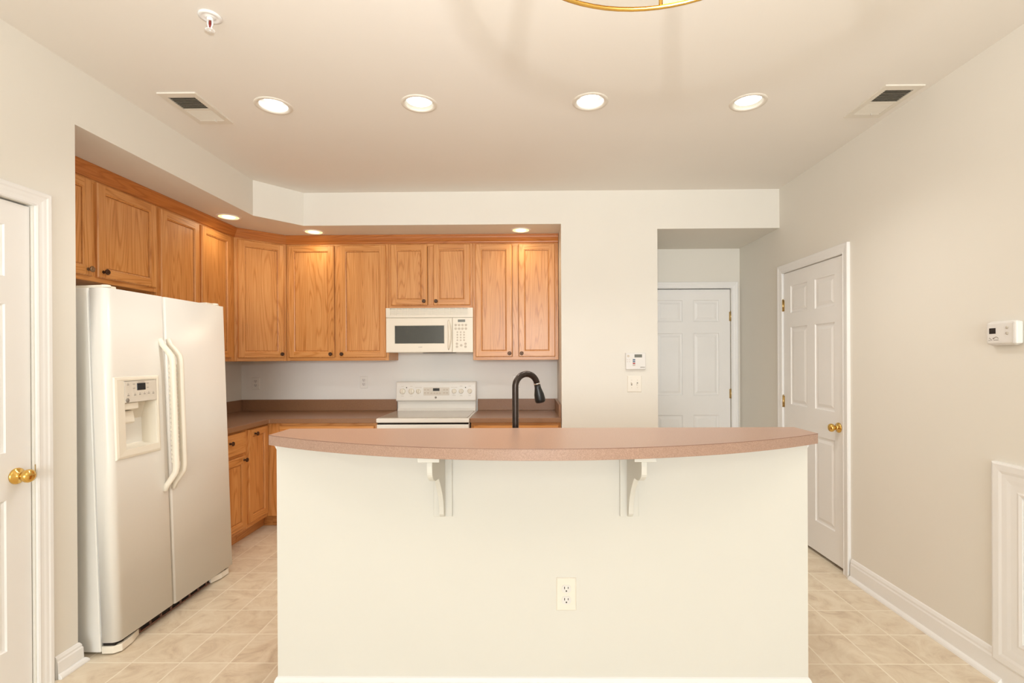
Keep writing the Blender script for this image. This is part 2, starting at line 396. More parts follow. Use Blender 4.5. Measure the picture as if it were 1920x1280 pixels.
ws.prism([(WX, YNL), (XL, YNL), D1, D2, (NX, YN), (NX, YB), (WX, YB)], 'z', SZ, CZ)
struct(ws.build('wall_soffit', M['wall']), 'cream soffit above the kitchen cabinets', 'soffit')
wh = MB(); wh.wallslab('x', HX0 - 0.05, XR, YH, YH + 0.12, 0, CZ, [DOOR_H])
wh.box(HX0 - 0.12, HX0, YB, YH, 0, CZ)
wh.box(HX0, XR, YN, YH, NZ, CZ)
struct(wh.build('wall_hall', M['wall']), 'cream hall end wall and header with a white door', 'wall')
wr = MB(); wr.wallslab('y', YR, YH + 0.12, XR, XR + 0.14, 0, CZ, [DOOR_R, NICHE])
struct(wr.build('wall_right', M['wall']), 'cream wall on the right', 'wall')
wq = MB(); wq.wallslab('x', -2.3, 2.2, YR - 0.12, YR, 0, CZ, [(-1.75, 1.75, 0.55, 2.66)])  # unseen window opening, raised and sized for the light it lets in
struct(wq.build('wall_rear', M['wall']), 'wall behind the viewer with an unseen window shaped for the daylight', 'wall')
wf = MB()
for x0, x1 in ((-1.75, -1.69), (-0.03, 0.03), (1.69, 1.75)): wf.box(x0, x1, YR - 0.1, YR - 0.03, 0.55, 2.66)
wf.box(-1.69, 1.69, YR - 0.1, YR - 0.03, 2.60, 2.66); wf.box(-1.69, 1.69, YR - 0.1, YR - 0.03, 0.55, 0.61)
struct(wf.build('window_1', M['trim'], bevel=0.004), 'unseen window frame added behind the viewer for the daylight', 'window')

# ceiling sheet with round openings for the recessed lights
CANS = [(-1.36, 2.632), (-0.581, 2.627), (0.325, 2.625), (1.165, 2.648)]
RO = 0.074
cb = MB()
def sheet_with_holes(mb, x0, x1, y0, y1, z, holes, ro, half=0.11, up=0.10):
    xs = sorted({x0, x1, *[h[0] - half for h in holes], *[h[0] + half for h in holes]})
    ys = sorted({y0, y1, *[h[1] - half for h in holes], *[h[1] + half for h in holes]})
    for i in range(len(xs) - 1):
        for j in range(len(ys) - 1):
            cx, cy = (xs[i] + xs[i + 1]) / 2, (ys[j] + ys[j + 1]) / 2
            hh = [h for h in holes if abs(cx - h[0]) < half and abs(cy - h[1]) < half]
            if hh:
                hx, hy = hh[0]; 
                key = id(hh[0])
            mb_add = not hh
            if mb_add: mb.add([(xs[i], ys[j], z), (xs[i + 1], ys[j], z), (xs[i + 1], ys[j + 1], z), (xs[i], ys[j + 1], z)], [(3, 2, 1, 0)])
    for hx, hy in holes:
        seg = 48; inn = []; out = []
        for k in range(seg):
            a = 2 * PI * k / seg; c, s_ = math.cos(a), math.sin(a); q = half / max(abs(c), abs(s_))
            inn.append((hx + ro * c, hy + ro * s_, z)); out.append((hx + q * c, hy + q * s_, z))
        mb.add(inn + out, [(k, (k + 1) % seg, seg + (k + 1) % seg, seg + k) for k in range(seg)])
# cells of neighbouring lights differ slightly in y, so split the ceiling in four bays
bays = [-3.0, -0.97, -0.13, 0.745, 2.3]
for b in range(4): sheet_with_holes(cb, bays[b], bays[b + 1], YR - 0.2, 5.1, CZ, [CANS[b]], RO)
cb.box(-3.0, 2.3, YR - 0.2, 5.1, CZ + 0.2, CZ + 0.25)
cl = cb.build('ceiling', M['ceiling'], fix=False)
struct(cl, 'warm beige painted ceiling', 'ceiling')

def sweep(mb, path, prof):
    """path: 2-D points, outward = right-hand side of travel; prof: (out, z)"""
    n = len(path); P = [Vector(p) for p in path]; loops = []
    for i in range(n):
        ds = []
        if i > 0: ds.append((P[i] - P[i - 1]).normalized())
        if i < n - 1: ds.append((P[i + 1] - P[i]).normalized())
        ns = [Vector((d.y, -d.x)) for d in ds]
        m_ = sum(ns, Vector((0, 0))).normalized(); m_ = m_ / max(0.3, m_.dot(ns[0]))
        loops.append([(P[i].x + m_.x * o, P[i].y + m_.y * o, z) for o, z in prof])
    k = len(prof)
    for i in range(n - 1):
        for j in range(k):
            j2 = (j + 1) % k
            mb.add([loops[i][j], loops[i][j2], loops[i + 1][j2], loops[i + 1][j]], [(0, 1, 2, 3)])
    mb.add(loops[0], [tuple(range(k))]); mb.add(loops[-1], [tuple(range(k))])
# baseboards
def base_profile(h=0.098, t=0.014): return [(0, 0), (t, 0), (t, h * 0.72), (t * 0.75, h * 0.78), (t * 0.75, h * 0.86), (t * 0.35, h * 0.97), (0, h)]
def shoe_profile(t=0.014): return [(t, 0), (t + 0.017, 0), (t + 0.016, 0.008), (t + 0.011, 0.016), (t + 0.005, 0.021), (t, 0.023)]
b_ = MB(); H = 0.128
b_.prism([(XR - p[0], p[1]) for p in base_profile(H)], 'y', YR, 3.13)
b_.prism([(XR - p[0], p[1]) for p in shoe_profile()], 'y', 2.13, 3.13)
struct(b_.build('baseboard_right', M['trim']), 'white baseboard with shoe moulding along the right wall', 'baseboard')
b_ = MB(); H = 0.10
sweep(b_, [(XL, 2.145), (XL, YNL), (XL - 0.1, YNL)], base_profile(H))
sweep(b_, [(XL, 2.145), (XL, YNL), (XL - 0.1, YNL)], shoe_profile())
struct(b_.build('baseboard_left', M['trim'], bevel=0.002), 'short white baseboard beside the refrigerator', 'baseboard')
b_ = MB()
b_.prism([(YN - p[0], p[1]) for p in base_profile(0.12)], 'x', NX, HX0)
struct(b_.build('baseboard_partition', M['trim']), 'white baseboard under the keypad wall', 'baseboard')

# door casings
CASP = [(0.0, 0.0), (0.0, 0.010), (0.006, 0.013), (0.010, 0.011), (0.022, 0.012), (0.030, 0.014), (0.040, 0.015), (0.046, 0.018), (0.058, 0.019), (0.062, 0.016), (0.062, 0.0)]
def casing(mb, u0, u1, z1, width=0.062, z0=0.0, bottom=False):
    """mitred casing around an opening; local x along the wall, y out of the wall (negative = out)"""
    k = width / 0.062
    prev = None
    path = lambda o: [(u0 - o, z0 - (o if bottom else 0)), (u0 - o, z1 + o), (u1 + o, z1 + o), (u1 + o, z0 - (o if bottom else 0))]
    loops = [[(p[0], -h, p[1]) for p in path(o * k)] for o, h in CASP]
    n = len(loops); cnt = 4
    for i in range(n - 1):
        for j in range(cnt if bottom else cnt - 1):
            j2 = (j + 1) % cnt
            mb.add([loops[i][j], loops[i][j2], loops[i + 1][j2], loops[i + 1][j]], [(0, 1, 2, 3)])
    if not bottom:
        mb.add([loops[i][0] for i in range(n)], [tuple(range(n))]); mb.add([loops[i][3] for i in range(n)], [tuple(range(n))])
def jamb(mb, u0, u1, z1, depth, stop_at=0.045, t=0.012):
    for a, b in ((u0, u0 + t), (u1 - t, u1)): mb.box(a, b, 0.0, depth, 0, z1)
    mb.box(u0, u1, 0.0, depth, z1 - t, z1)
    for a, b in ((u0 + t, u0 + t + 0.010), (u1 - t - 0.010, u1 - t)): mb.box(a, b, stop_at, stop_at + 0.03, 0, z1 - t)
    mb.box(u0 + t, u1 - t, stop_at, stop_at + 0.03, z1 - t - 0.010, z1 - t)

PROF = [(0.004, 0.006), (0.012, 0.0085), (0.020, 0.0085), (0.040, 0.002)]
def six_panel(name, label, loc, rotz, w, h, zoff=0.012, knob_side=None, hinges=None, hinge_z=(), y0=0.006, kn_z=0.93, knob_mat='brass', strike=False):
    t = thing(name, label, 'door', loc, rotz); t['kind'] = 'structure'
    st = w * 0.134; mid = w * 0.128; pw = (w - 2 * st - mid) / 2
    rows = [(0.235, 0.838), (1.028, 1.625), (1.735, 1.943)]
    ps = [(a, a + pw, z0, z1) for a in (st, st + pw + mid) for z0, z1 in rows]
    mb = MB(); mb.panelled(0, w, zoff, h, y0, 0.035, ps, PROF, ch=0.002)
    mb.build('door_leaf', M['door'], t)
    if knob_side is not None:
        kx = w - 0.060 if knob_side == 'r' else 0.060
        kb = MB()
        kb.lathe([(0.0, -0.000), (0.033, -0.000), (0.033, -0.004), (0.029, -0.009), (0.016, -0.012), (0.013, -0.020), (0.014, -0.030), (0.022, -0.036), (0.0265, -0.044), (0.027, -0.052), (0.023, -0.060), (0.012, -0.066), (0.0, -0.067)],
                 (kx, y0, kn_z), 'y', 28)
        kb.build('door_knob', M[knob_mat], t)
    if hinges:
        for hz in hinge_z:
            hx = -0.004 if hinges == 'l' else w + 0.004
            hb = MB(); hb.lathe([(0.0075, -0.045), (0.0075, 0.045)], (hx, y0 - 0.006, hz), 'z', 12)
            hb.lathe([(0.004, 0.045), (0.006, 0.049), (0.002, 0.054)], (hx, y0 - 0.006, hz), 'z', 12)
            sgn = 1 if hinges == 'l' else -1
            hb.box(hx - 0.014 * sgn, hx - 0.002 * sgn, y0 - 0.003, y0, hz - 0.044, hz + 0.044); hb.box(hx, hx + 0.014 * sgn, y0 - 0.0025, y0 + 0.001, hz - 0.044, hz + 0.044)
            hb.build('hinge', M['brassdull'], t)
    return t
def casing_obj(name, loc, rotz, u0, u1, z1, depth, label):
    t = MB(); casing(t, u0, u1, z1); jamb(t, u0 - 0.012, u1 + 0.012, z1 + 0.012, depth)
    o = t.build(name, M['trim']); o.location = loc; o.rotation_euler = (0, 0, rotz)
    return struct(o, label, 'door casing')
# left wall (+90 deg: local x -> +Y, local -y -> +X)
casing_obj('trim_1', (XL, 0, 0), PI / 2, 1.302, 2.066, 2.048, 0.12, 'white moulded casing around the door at the left edge')
d1 = six_panel('door_1', 'white panelled door with brass knob at the left edge', (XL, 1.306, 0), PI / 2, 0.753, 2.040, knob_side='r', y0=0.010, kn_z=0.927)
sp = MB(); sp.box(0.757, 0.7595, -0.002, 0.016, 0.90, 0.96); sp.build('strike_plate', M['brassdull'], d1)
# right wall (-90 deg: local x -> -Y)
casing_obj('trim_2', (XR, 0, 0), -PI / 2, -3.967, -3.205, 2.056, 0.13, 'white casing around the door in the right wall')
six_panel('door_2', 'white six-panel door with brass knob in the right wall', (XR, 3.964, 0), -PI / 2, 0.756, 2.052, zoff=0.022, knob_side='r', hinges='l', hinge_z=(1.80, 1.042, 0.24), y0=0.004, kn_z=0.931)
# hall
casing_obj('trim_3', (0, YH, 0), 0, 1.112, 1.932, 2.052, 0.11, 'white casing around the door at the end of the hall')
six_panel('door_3', 'white six-panel door at the end of the short hall', (1.115, YH, 0), 0, 0.813, 2.048, hinges='r', hinge_z=(1.785, 1.042, 0.24), y0=0.012)
# light-tight backs of the closets behind the doors
cb2 = MB(); cb2.box(XR + 0.14, XR + 0.16, 3.0, 4.2, 0, 2.2); cb2.box(XL - 0.14, XL - 0.12, 1.1, 2.2, 0, 2.2); cb2.box(0.9, 2.1, YH + 0.12, YH + 0.14, 0, 2.2)
struct(cb2.build('wall_closets', M['dark']), 'dark closets behind the doors', 'closet')

# ------------------------------------------------------------------ recessed panel low on the right wall
t = thing('wall_niche_frame', 'white moulded frame around a shallow white recess low on the right wall', 'framed niche', (XR, 0, 0), -PI / 2)
mb = MB(); casing(mb, -NICHE[1], -NICHE[0], NICHE[3], width=0.128, z0=NICHE[2], bottom=True)
mb.build('moulding', M['trim'], t)
mb = MB()
y0, y1, z0, z1 = -NICHE[1], -NICHE[0], NICHE[2], NICHE[3]
for a, b in ((y0, y0 + 0.012), (y1 - 0.012, y1)): mb.box(a, b, -0.006, 0.10, z0, z1)
mb.box(y0 + 0.012, y1 - 0.012, -0.006, 0.10, z0, z0 + 0.012); mb.box(y0 + 0.012, y1 - 0.012, -0.006, 0.10, z1 - 0.012, z1); mb.box(y0, y1, 0.10, 0.112, z0, z1)
mb.build('recess_lining', M['trim'], t)

# ------------------------------------------------------------------ kitchen cabinets
def knob(parent, x, y, z, m='bronze'):
    k = MB()
    k.lathe([(0.009, 0.0), (0.009, -0.003), (0.006, -0.006), (0.0055, -0.014), (0.010, -0.017), (0.0155, -0.021), (0.0165, -0.025), (0.014, -0.029), (0.011, -0.030), (0.009, -0.0285), (0.004, -0.031), (0.0, -0.0315)], (x, y, z), 'y', 22)
    return k.build('knob', M[m], parent)
CPROF = [(0.002, 0.004), (0.007, 0.0055), (0.009, 0.011), (0.012, 0.011), (0.013, 0.0095)]
def cab_door(parent, x0, x1, z0, z1, kn=None, fr=0.050, m='bronze', y=-0.019):
    d = MB(); d.panelled(x0, x1, z0, z1, y, 0.019, [(x0 + fr, x1 - fr, z0 + fr, z1 - fr)], CPROF, ch=0.006, groove=True)
    o = d.build('door', [M['woodv'], M['woodh'], M['groove']], parent)
    if kn: knob(o, kn[0], y, kn[1], m)
    return o
def cab_drawer(parent, x0, x1, z0, z1, kn=None, y=-0.019):
    d = MB(); d.panelled(x0, x1, z0, z1, y, 0.019, [(x0 + 0.028, x1 - 0.028, z0 + 0.024, z1 - 0.024)], [(0.004, -0.001), (0.008, -0.001)], ch=0.006)
    o = d.build('drawer', [M['woodh'], M['woodh']], parent)
    if kn: knob(o, kn[0], y, kn[1])
    return o
def body(parent, w, dep, z0, z1, openings, toe=False):
    # carcass with a face frame (material 1 = rails)
    b = MB()
    b.box(0, w, 0.019, dep, z0 + (0.10 if toe else 0), z1, 0)
    b.wallslab('x', 0, w, 0.0, 0.019, z0 + (0.10 if toe else 0), z1, openings, 0, True)
    if toe: b.box(0.0, w, 0.07, dep, z0, z0 + 0.10, 1)
    return b.build('cabinet_body', [M['woodv'], M['woodh']], parent, bevel=0.0015, seg=1)

UF = 4.363     # face-frame plane of the back run uppers
UD = YB - UF - 0.002
# back run: wide two-door cabinet
t = thing('wall_cabinet', 'oak two-door wall cabinet between the corner cabinet and the microwave', 'cabinet', (-2.1492, UF, 1.379), 0, 'oak wall cabinets')
w = 0.905; hC = 1.033
body(t, w, UD, 0, hC, [(0.03, w - 0.03, 0.03, hC - 0.03)])
st = MB(); st.box(0.43, 0.475, 0.0005, 0.0185, 0.03, hC - 0.03); st.build('centre_stile', M['woodv'], t)
cab_door(t, 0.022, 0.428, 0.027, 1.014, (0.402, 0.058))
cab_door(t, 0.478, 0.884, 0.027, 1.014, (0.500, 0.058))
# over the microwave
t = thing('wall_cabinet', 'short oak two-door wall cabinet directly above the microwave', 'cabinet', (-1.243, UF, 1.838), 0, 'oak wall cabinets')
w = 0.742; h2 = 2.412 - 1.838
body(t, w, UD, 0, h2, [(0.03, w - 0.03, 0.03, h2 - 0.03)])
st = MB(); st.box(0.35, 0.395, 0.0005, 0.0185, 0.03, h2 - 0.03); st.build('centre_stile', M['woodv'], t)
cab_door(t, 0.022, 0.344, 0.024, h2 - 0.014, (0.318, 0.058)); cab_door(t, 0.398, 0.720, 0.024, h2 - 0.014, (0.424, 0.058))
# right of the microwave
t = thing('wall_cabinet', 'oak two-door wall cabinet to the right of the microwave', 'cabinet', (-0.500, UF, 1.379), 0, 'oak wall cabinets')
w = 0.752
body(t, w, UD, 0, hC, [(0.03, w - 0.03, 0.03, hC - 0.03)])
st = MB(); st.box(0.352, 0.397, 0.0005, 0.0185, 0.03, hC - 0.03); st.build('centre_stile', M['woodv'], t)
cab_door(t, 0.024, 0.347, 0.027, 1.018, (0.322, 0.058)); cab_door(t, 0.402, 0.722, 0.027, 1.018, (0.428, 0.058))
# diagonal corner cabinet (rotated 45 degrees), built as a pentagon carcass
A = (-2.441, 4.071); w = 0.412
t = thing('corner_wall_cabinet', 'single-door oak corner wall cabinet set at an angle', 'cabinet', (A[0], A[1], 1.379), PI / 4, 'oak wall cabinets')
def toL(x, y):
    dx, dy = x - A[0], y - A[1]; c = math.cos(PI / 4); return (dx * c + dy * c, -dx * c + dy * c)
pent = [(0, 0.019), (w, 0.019), toL(-2.149, YB - 0.002), toL(WX + 0.002, YB - 0.002), toL(WX + 0.002, 4.072)]
mb = MB(); mb.prism(pent, 'z', 0, hC); mb.wallslab('x', 0, w, 0, 0.019, 0, hC, [(0.03, w - 0.03, 0.03, hC - 0.03)], 0, True)
mb.build('cabinet_body', [M['woodv'], M['woodh']], t, bevel=0.0015, seg=1)
cab_door(t, 0.024, 0.390, 0.027, 1.014, (0.362, 0.060))
# left run uppers: local x -> +Y, front faces +X
LF = -2.44; LD = LF - WX - 0.002
t = thing('wall_cabinet', 'tall oak two-door wall cabinet partly hidden behind the refrigerator', 'cabinet', (LF, 3.219, 1.379), PI / 2, 'oak wall cabinets')
w = 0.850
body(t, w, LD, 0, hC, [(0.03, w - 0.09, 0.03, hC - 0.03)])
st = MB(); st.box(0.39, 0.436, 0.0005, 0.0185, 0.03, hC - 0.03); st.build('centre_stile', M['woodv'], t)
cab_door(t, 0.021, 0.402, 0.027, 1.014, (0.375, 0.058)); cab_door(t, 0.424, 0.786, 0.027, 1.014, (0.45, 0.058))
t = thing('wall_cabinet', 'short oak two-door wall cabinet above the refrigerator', 'cabinet', (LF, 2.260, 1.836), PI / 2, 'oak wall cabinets')
w = 0.958; h2 = 2.412 - 1.836
body(t, w, LD, 0, h2, [(0.03, w - 0.03, 0.03, h2 - 0.03)])
st = MB(); st.box(0.455, 0.503, 0.0005, 0.0185, 0.03, h2 - 0.03); st.build('centre_stile', M['woodv'], t)
cab_door(t, 0.020, 0.466, 0.026, h2 - 0.016, (0.436, 0.06), m='nickel'); cab_door(t, 0.500, 0.940, 0.026, h2 - 0.016, (0.534, 0.06))

# crown moulding along the uppers (swept profile, mitred)
cr = MB()
prof = [(-0.01, 2.405), (0.006, 2.405), (0.010, 2.412), (0.012, 2.420), (0.022, 2.435), (0.030, 2.452), (0.033, 2.462), (0.036, 2.466), (0.036, SZ - 0.0008), (-0.01, SZ - 0.0008)]
sweep(cr, [(LF, 2.260), (LF, 4.0705), (-2.149, UF), (NX - 0.003, UF)], prof)
tag(cr.build('crown_moulding', M['wooddark']), 'dark oak crown moulding along the tops of the wall cabinets', 'moulding')

# base cabinets
BF = 4.075; BD = YB - BF - 0.002
CT = 0.9065; BH = CT - 0.0395
t = thing('base_cabinet', 'oak base cabinet under the counter to the left of the range', 'cabinet', (-2.170, BF, 0), 0, 'oak base cabinets')
w = 0.908
body(t, w, BD, 0, BH, [(0.12, w - 0.03, 0.13, BH - 0.03)], toe=True)
st = MB(); st.box(-0.072, -0.0005, 0.07, 0.09, 0, 0.10); st.build('toe_return', M['woodh'], t)
st = MB(); st.box(0.12, w - 0.03, 0.0005, 0.0185, 0.665, 0.70); st.build('rail', M['woodh'], t)
cab_drawer(t, 0.10, w - 0.02, 0.69, BH - 0.022, (0.49, 0.765))
cab_door(t, 0.10, 0.475, 0.125, 0.665, (0.45, 0.61)); cab_door(t, 0.495, w - 0.02, 0.125, 0.665, (0.52, 0.61))
t = thing('base_cabinet', 'oak base cabinet under the counter to the right of the range', 'cabinet', (-0.487, BF, 0), 0, 'oak base cabinets')
w = 0.740
body(t, w, BD, 0, BH, [(0.03, w - 0.03, 0.13, BH - 0.03)], toe=True)
st = MB(); st.box(0.03, w - 0.03, 0.0005, 0.0185, 0.665, 0.70); st.build('rail', M['woodh'], t)
cab_drawer(t, 0.02, w - 0.02, 0.69, BH - 0.022, (0.37, 0.765))
cab_door(t, 0.02, 0.36, 0.125, 0.665, (0.33, 0.61)); cab_door(t, 0.38, w - 0.02, 0.125, 0.665, (0.41, 0.61))
LB = -2.172
t = thing('base_cabinet', 'oak base cabinet with one drawer and one door beside the refrigerator', 'cabinet', (LB, 3.260, 0), PI / 2, 'oak base cabinets')
w = 0.487
body(t, w, LB - WX - 0.002, 0, BH, [(0.03, w - 0.03, 0.13, BH - 0.03)], toe=True)
st = MB(); st.box(0.03, w - 0.03, 0.0005, 0.0185, 0.655, 0.695); st.build('rail', M['woodh'], t)
cab_drawer(t, 0.018, w - 0.012, 0.690, BH - 0.014, (0.27, 0.790)); cab_door(t, 0.018, w - 0.012, 0.125, 0.668, (w - 0.042, 0.640))
t = thing('base_cabinet', 'oak corner base cabinet with a single full-height door', 'cabinet', (LB, 3.750, 0), PI / 2, 'oak base cabinets')
w = 0.345
mb = MB(); mb.box(0, w, 0.019, LB - WX - 0.002, 0.10, BH, 0); mb.wallslab('x', 0, w, 0, 0.019, 0.10, BH, [(0.03, w - 0.05, 0.13, BH - 0.03)], 0, True); mb.box(0, w + 0.048, 0.07, 0.10, 0, 0.10, 1)
mb.build('cabinet_body', [M['woodv'], M['woodh']], t, bevel=0.0015, seg=1)
cab_door(t, 0.024, 0.302, 0.135, BH - 0.012, (0.105, 0.815))

# worktops with upstands
t = thing('countertop', 'brown laminate L-shaped countertop to the left of the range', 'countertop', (WX, YB, CT))
LX = -2.140; CF = 4.040
poly = [(0.002, 3.250 - YB), (LX - WX, 3.250 - YB), (LX - WX, CF - YB), (-1.254 - WX, CF - YB), (-1.254 - WX, -0.002), (0.002, -0.002)]
mb = MB(); mb.prism(poly, 'z', -0.038, 0.0); mb.build('worktop', M['counter'], t, bevel=0.004)
mb = MB(); mb.box(0.022, -1.254 - WX, -0.022, -0.002, 0.0, 0.105); mb.box(0.002, 0.022, 3.25 - YB, -0.002, 0.0, 0.105)
mb.build('backsplash', M['counter'], t, bevel=0.002)
t = thing('countertop', 'brown laminate countertop to the right of the range', 'countertop', (-0.492, YB, CT))
w = NX + 0.492 - 0.002
mb = MB(); mb.box(0, w, CF - YB, -0.002, -0.038, 0.0); mb.build('worktop', M['counter'], t, bevel=0.004)
mb = MB(); mb.box(0, w - 0.02, -0.022, -0.002, 0, 0.105); mb.box(w - 0.02, w, CF - YB + 0.02, -0.002, 0, 0.105)
mb.build('backsplash', M['counter'], t, bevel=0.002)

# ------------------------------------------------------------------ microwave
t = thing('microwave', 'bisque over-range microwave oven with a dark window', 'microwave', (-1.250, 4.294, 1.4475), 0)
w = 0.757; hm = 0.386
mb = MB(); mb.box(0.004, w - 0.004, 0.03, YB - 4.294 - 0.004, 0, hm); mb.build('oven_body', M['bisque2'], t, bevel=0.004)
# vent grille along the top
g0 = 0.300
mb = MB(); mb.wallslab('x', 0.0, w, 0.004, 0.03, g0 + 0.004, hm, [(0.035 + k * 0.0, w - 0.04, z, z + 0.006) for k in (0,) for z in [g0 + 0.024 + 0.0105 * i for i in range(6)]])
mb.box(0.03, w - 0.035, 0.013, 0.03, g0 + 0.01, hm - 0.01)
for i in range(13): mb.box(0.035 + 0.0522 * (i + 0.95), 0.035 + 0.0522 * (i + 0.95) + 0.006, 0.006, 0.024, g0 + 0.022, g0 + 0.084)
mb.build('vent_grille', M['bisque2'], t)
# door with bevelled window frame
dw = 0.578
mb = MB(); mb.panelled(0.0, dw, 0.0, g0, 0.0, 0.03, [(0.074, 0.510, 0.074, 0.236)], [(0.004, 0.004)], ch=0.005)
dr = mb.build('door', M['bisque2'], t)
mb = MB(); mb.box(0.0785, 0.5055, 0.002, 0.0036, 0.0785, 0.2315); mb.build('window', M['mwglass'], dr)
mb = MB()
pts = [(0.545 + 0.014 * math.sin(PI * k / 14), -0.004 - 0.024 * math.sin(PI * k / 14) ** 0.7, 0.022 + 0.258 * k / 14) for k in range(15)]
mb.tube(pts, [0.004 + 0.011 * math.sin(PI * k / 14) ** 0.5 for k in range(15)], 14); mb.build('handle', M['bisque2'], dr)
text('brand_lettering', 'SHARP', 0.011, (0.300, -0.0004, 0.046), M['ink'], dr)
# control panel
mb = MB(); mb.box(dw + 0.002, w, 0.0, 0.03, 0.0, g0); cp = mb.build('control_panel', M['bisque2'], t, bevel=0.003)
mb = MB(); mb.box(0.627, 0.690, -0.0012, 0.0, 0.262, 0.284); mb.build('display', M['lcd'], cp)
def discs(parent, name, pts, r, m, y, rot=None, flat=0.0015):
    first = None
    for x, z in pts:
        if first is None:
            b = MB(); b.lathe([(r * 0.6, -flat), (r, -flat * 0.6), (r, 0)], (0, 0, 0), 'y', 14); first = b.build(name, m, parent); o = first
        else: o = first.copy(); C.objects.link(o); o.parent = parent
        o.location = (x, y, z)
bt = [(0.608 + 0.0295 * i, z) for z in (0.236, 0.205) for i in range(4)]
discs(cp, 'button', bt, 0.0105, M['button'], 0.0)
bt = [(0.622 + 0.029 * i, 0.174 - 0.023 * j) for j in range(4) for i in range(3)]
discs(cp, 'number_key', bt, 0.0075, M['button'], 0.0)
discs(cp, 'function_key', [(0.618, 0.074), (0.692, 0.074), (0.618, 0.048), (0.692, 0.048), (0.655, 0.060)], 0.0105, M['button'], 0.0)
mb = MB(); mb.lathe([(0.15, -0.004), (0.15, 0.0)], (0.43, 0.20, 0), 'z', 32); mb.build('filter_cover', M['dark'], t)

# ------------------------------------------------------------------ range
RX, RY = -1.2525, 4.0148
t = thing('kitchen_range', 'bisque electric range with smooth cooktop and rear control console', 'range', (RX, RY, 0))
w = 0.757; dY = YB - RY
mb = MB(); mb.box(0.003, w - 0.003, 0.04, dY - 0.005, 0.10, 0.872); mb.box(0.03, w - 0.03, 0.06, dY - 0.03, 0, 0.10); mb.build('range_body', M['bisque'], t, bevel=0.003)
mb = MB(); mb.box(0.0, w, 0.0, dY - 0.06, 0.874, 0.908)
mb.build('cooktop_frame', M['bisque'], t, bevel=0.006, seg=3)
mb = MB(); mb.box(0.016, w - 0.016, 0.016, dY - 0.115, 0.9082, 0.9125); mb.build('glass_cooktop', M['cooktop'], t, bevel=0.002)
mb = MB(); mb.panelled(0.004, w - 0.004, 0.26, 0.858, 0.0, 0.038, [(0.13, w - 0.13, 0.38, 0.70)], [(0.004, 0.003)], ch=0.006); od = mb.build('oven_door', M['bisque'], t)
mb = MB(); mb.box(0.135, w - 0.135, 0.001, 0.0028, 0.385, 0.695); mb.build('oven_window', M['black'], od)
mb = MB(); mb.tube([(0.06, 0.0, 0.79), (0.07, -0.035, 0.79), (0.10, -0.045, 0.79), (w - 0.10, -0.045, 0.79), (w - 0.07, -0.035, 0.79), (w - 0.06, 0.0, 0.79)], 0.011, 12); mb.build('handle', M['bisque'], od)
mb = MB(); mb.box(0.004, w - 0.004, 0.0, 0.038, 0.11, 0.250); mb.build('storage_drawer', M['bisque'], t, bevel=0.006)
mb = MB(); mb.box(0.008, w - 0.008, 0.02, 0.04, 0.856, 0.876); mb.build('shadow_gap', M['dark'], t)
# console: riser then overhanging panel
yb = dY - 0.005
mb = MB(); mb.prism([(yb - 0.072, 0.908), (yb - 0.055, 0.930), (yb - 0.050, 0.998), (yb, 0.998), (yb, 0.908)], 'x', 0.016, w - 0.012); mb.build('console_riser', M['bisque'], t, bevel=0.004)
mb = MB(); mb.prism([(yb - 0.094, 1.002), (yb - 0.098, 1.012), (yb - 0.086, 1.150), (yb - 0.078, 1.172), (yb - 0.062, 1.180), (yb - 0.01, 1.180), (yb, 1.17), (yb, 0.998), (yb - 0.085, 0.998)], 'x', 0.010, w - 0.006)
con = mb.build('control_console', M['bisque'], t, bevel=0.012, seg=3)
def conY(z): return (yb - 0.098) + (z - 1.012) / 0.138 * 0.012
tilt = math.atan2(0.012, 0.138)
for kx in (0.0715, 0.1525, 0.2185, 0.5495, 0.6155, 0.6945):
    z = 1.091; b = MB()
    r = 0.027 if kx < 0.2 else 0.022
    b.lathe([(r, 0.0), (r * 0.98, -0.006), (r * 0.80, -0.012), (0.0, -0.013)], (0, 0, 0), 'y', 24)
    b.box(-0.005, 0.005, -0.026, -0.006, -r * 0.92, r * 0.92)
    o = b.build('control_knob', M['bisque2'], con, bevel=0.002); o.location = (kx, conY(z) - 0.0005, z); o.rotation_euler = (-tilt, 0, 0)
def onface(name, x0, x1, z0, z1, m, th=0.0012, par=None):
    b = MB(); zc = (z0 + z1) / 2; b.box(x0, x1, -th, 0.0004, z0 - zc, z1 - zc); o = b.build(name, m, par or con)
    o.location = (0, conY(zc), zc); o.rotation_euler = (-tilt, 0, 0); return o
onface('touch_panel', 0.266, 0.506, 1.052, 1.126, M['panelgrey'], 0.0008)
onface('display', 0.353, 0.414, 1.093, 1.119, M['black'], 0.0018)
bpts = [(0.279, 1.104), (0.308, 1.104), (0.279, 1.076), (0.308, 1.076), (0.340, 1.073), (0.367, 1.073), (0.392, 1.073), (0.418, 1.073), (0.457, 1.104), (0.484, 1.104), (0.457, 1.076), (0.484, 1.076)]
for x, z in bpts: onface('button', x - 0.009, x + 0.009, z - 0.006, z + 0.006, M['button'], 0.0016)
for x, z, l in [(0.0715, 1.137, .012), (0.0715, 1.048, .012), (0.1525, 1.137, .012), (0.1525, 1.048, .012), (0.2185, 1.126, .03), (0.5495, 1.126, .03), (0.5495, 1.052, .015), (0.6155, 1.137, .012), (0.6155, 1.05, .012), (0.6945, 1.137, .012), (0.6945, 1.05, .012)]:
    onface('dial_marking', x - l, x + l, z - 0.0012, z + 0.0012, M['inklight'], 0.0009)
for x in (0.108, 0.655):
    b = MB(); b.lathe([(0.005, 0), (0.004, -0.002)], (0, 0, 0), 'y', 12); o = b.build('indicator_lamp', M['black'], con); o.location = (x, conY(1.125), 1.125)
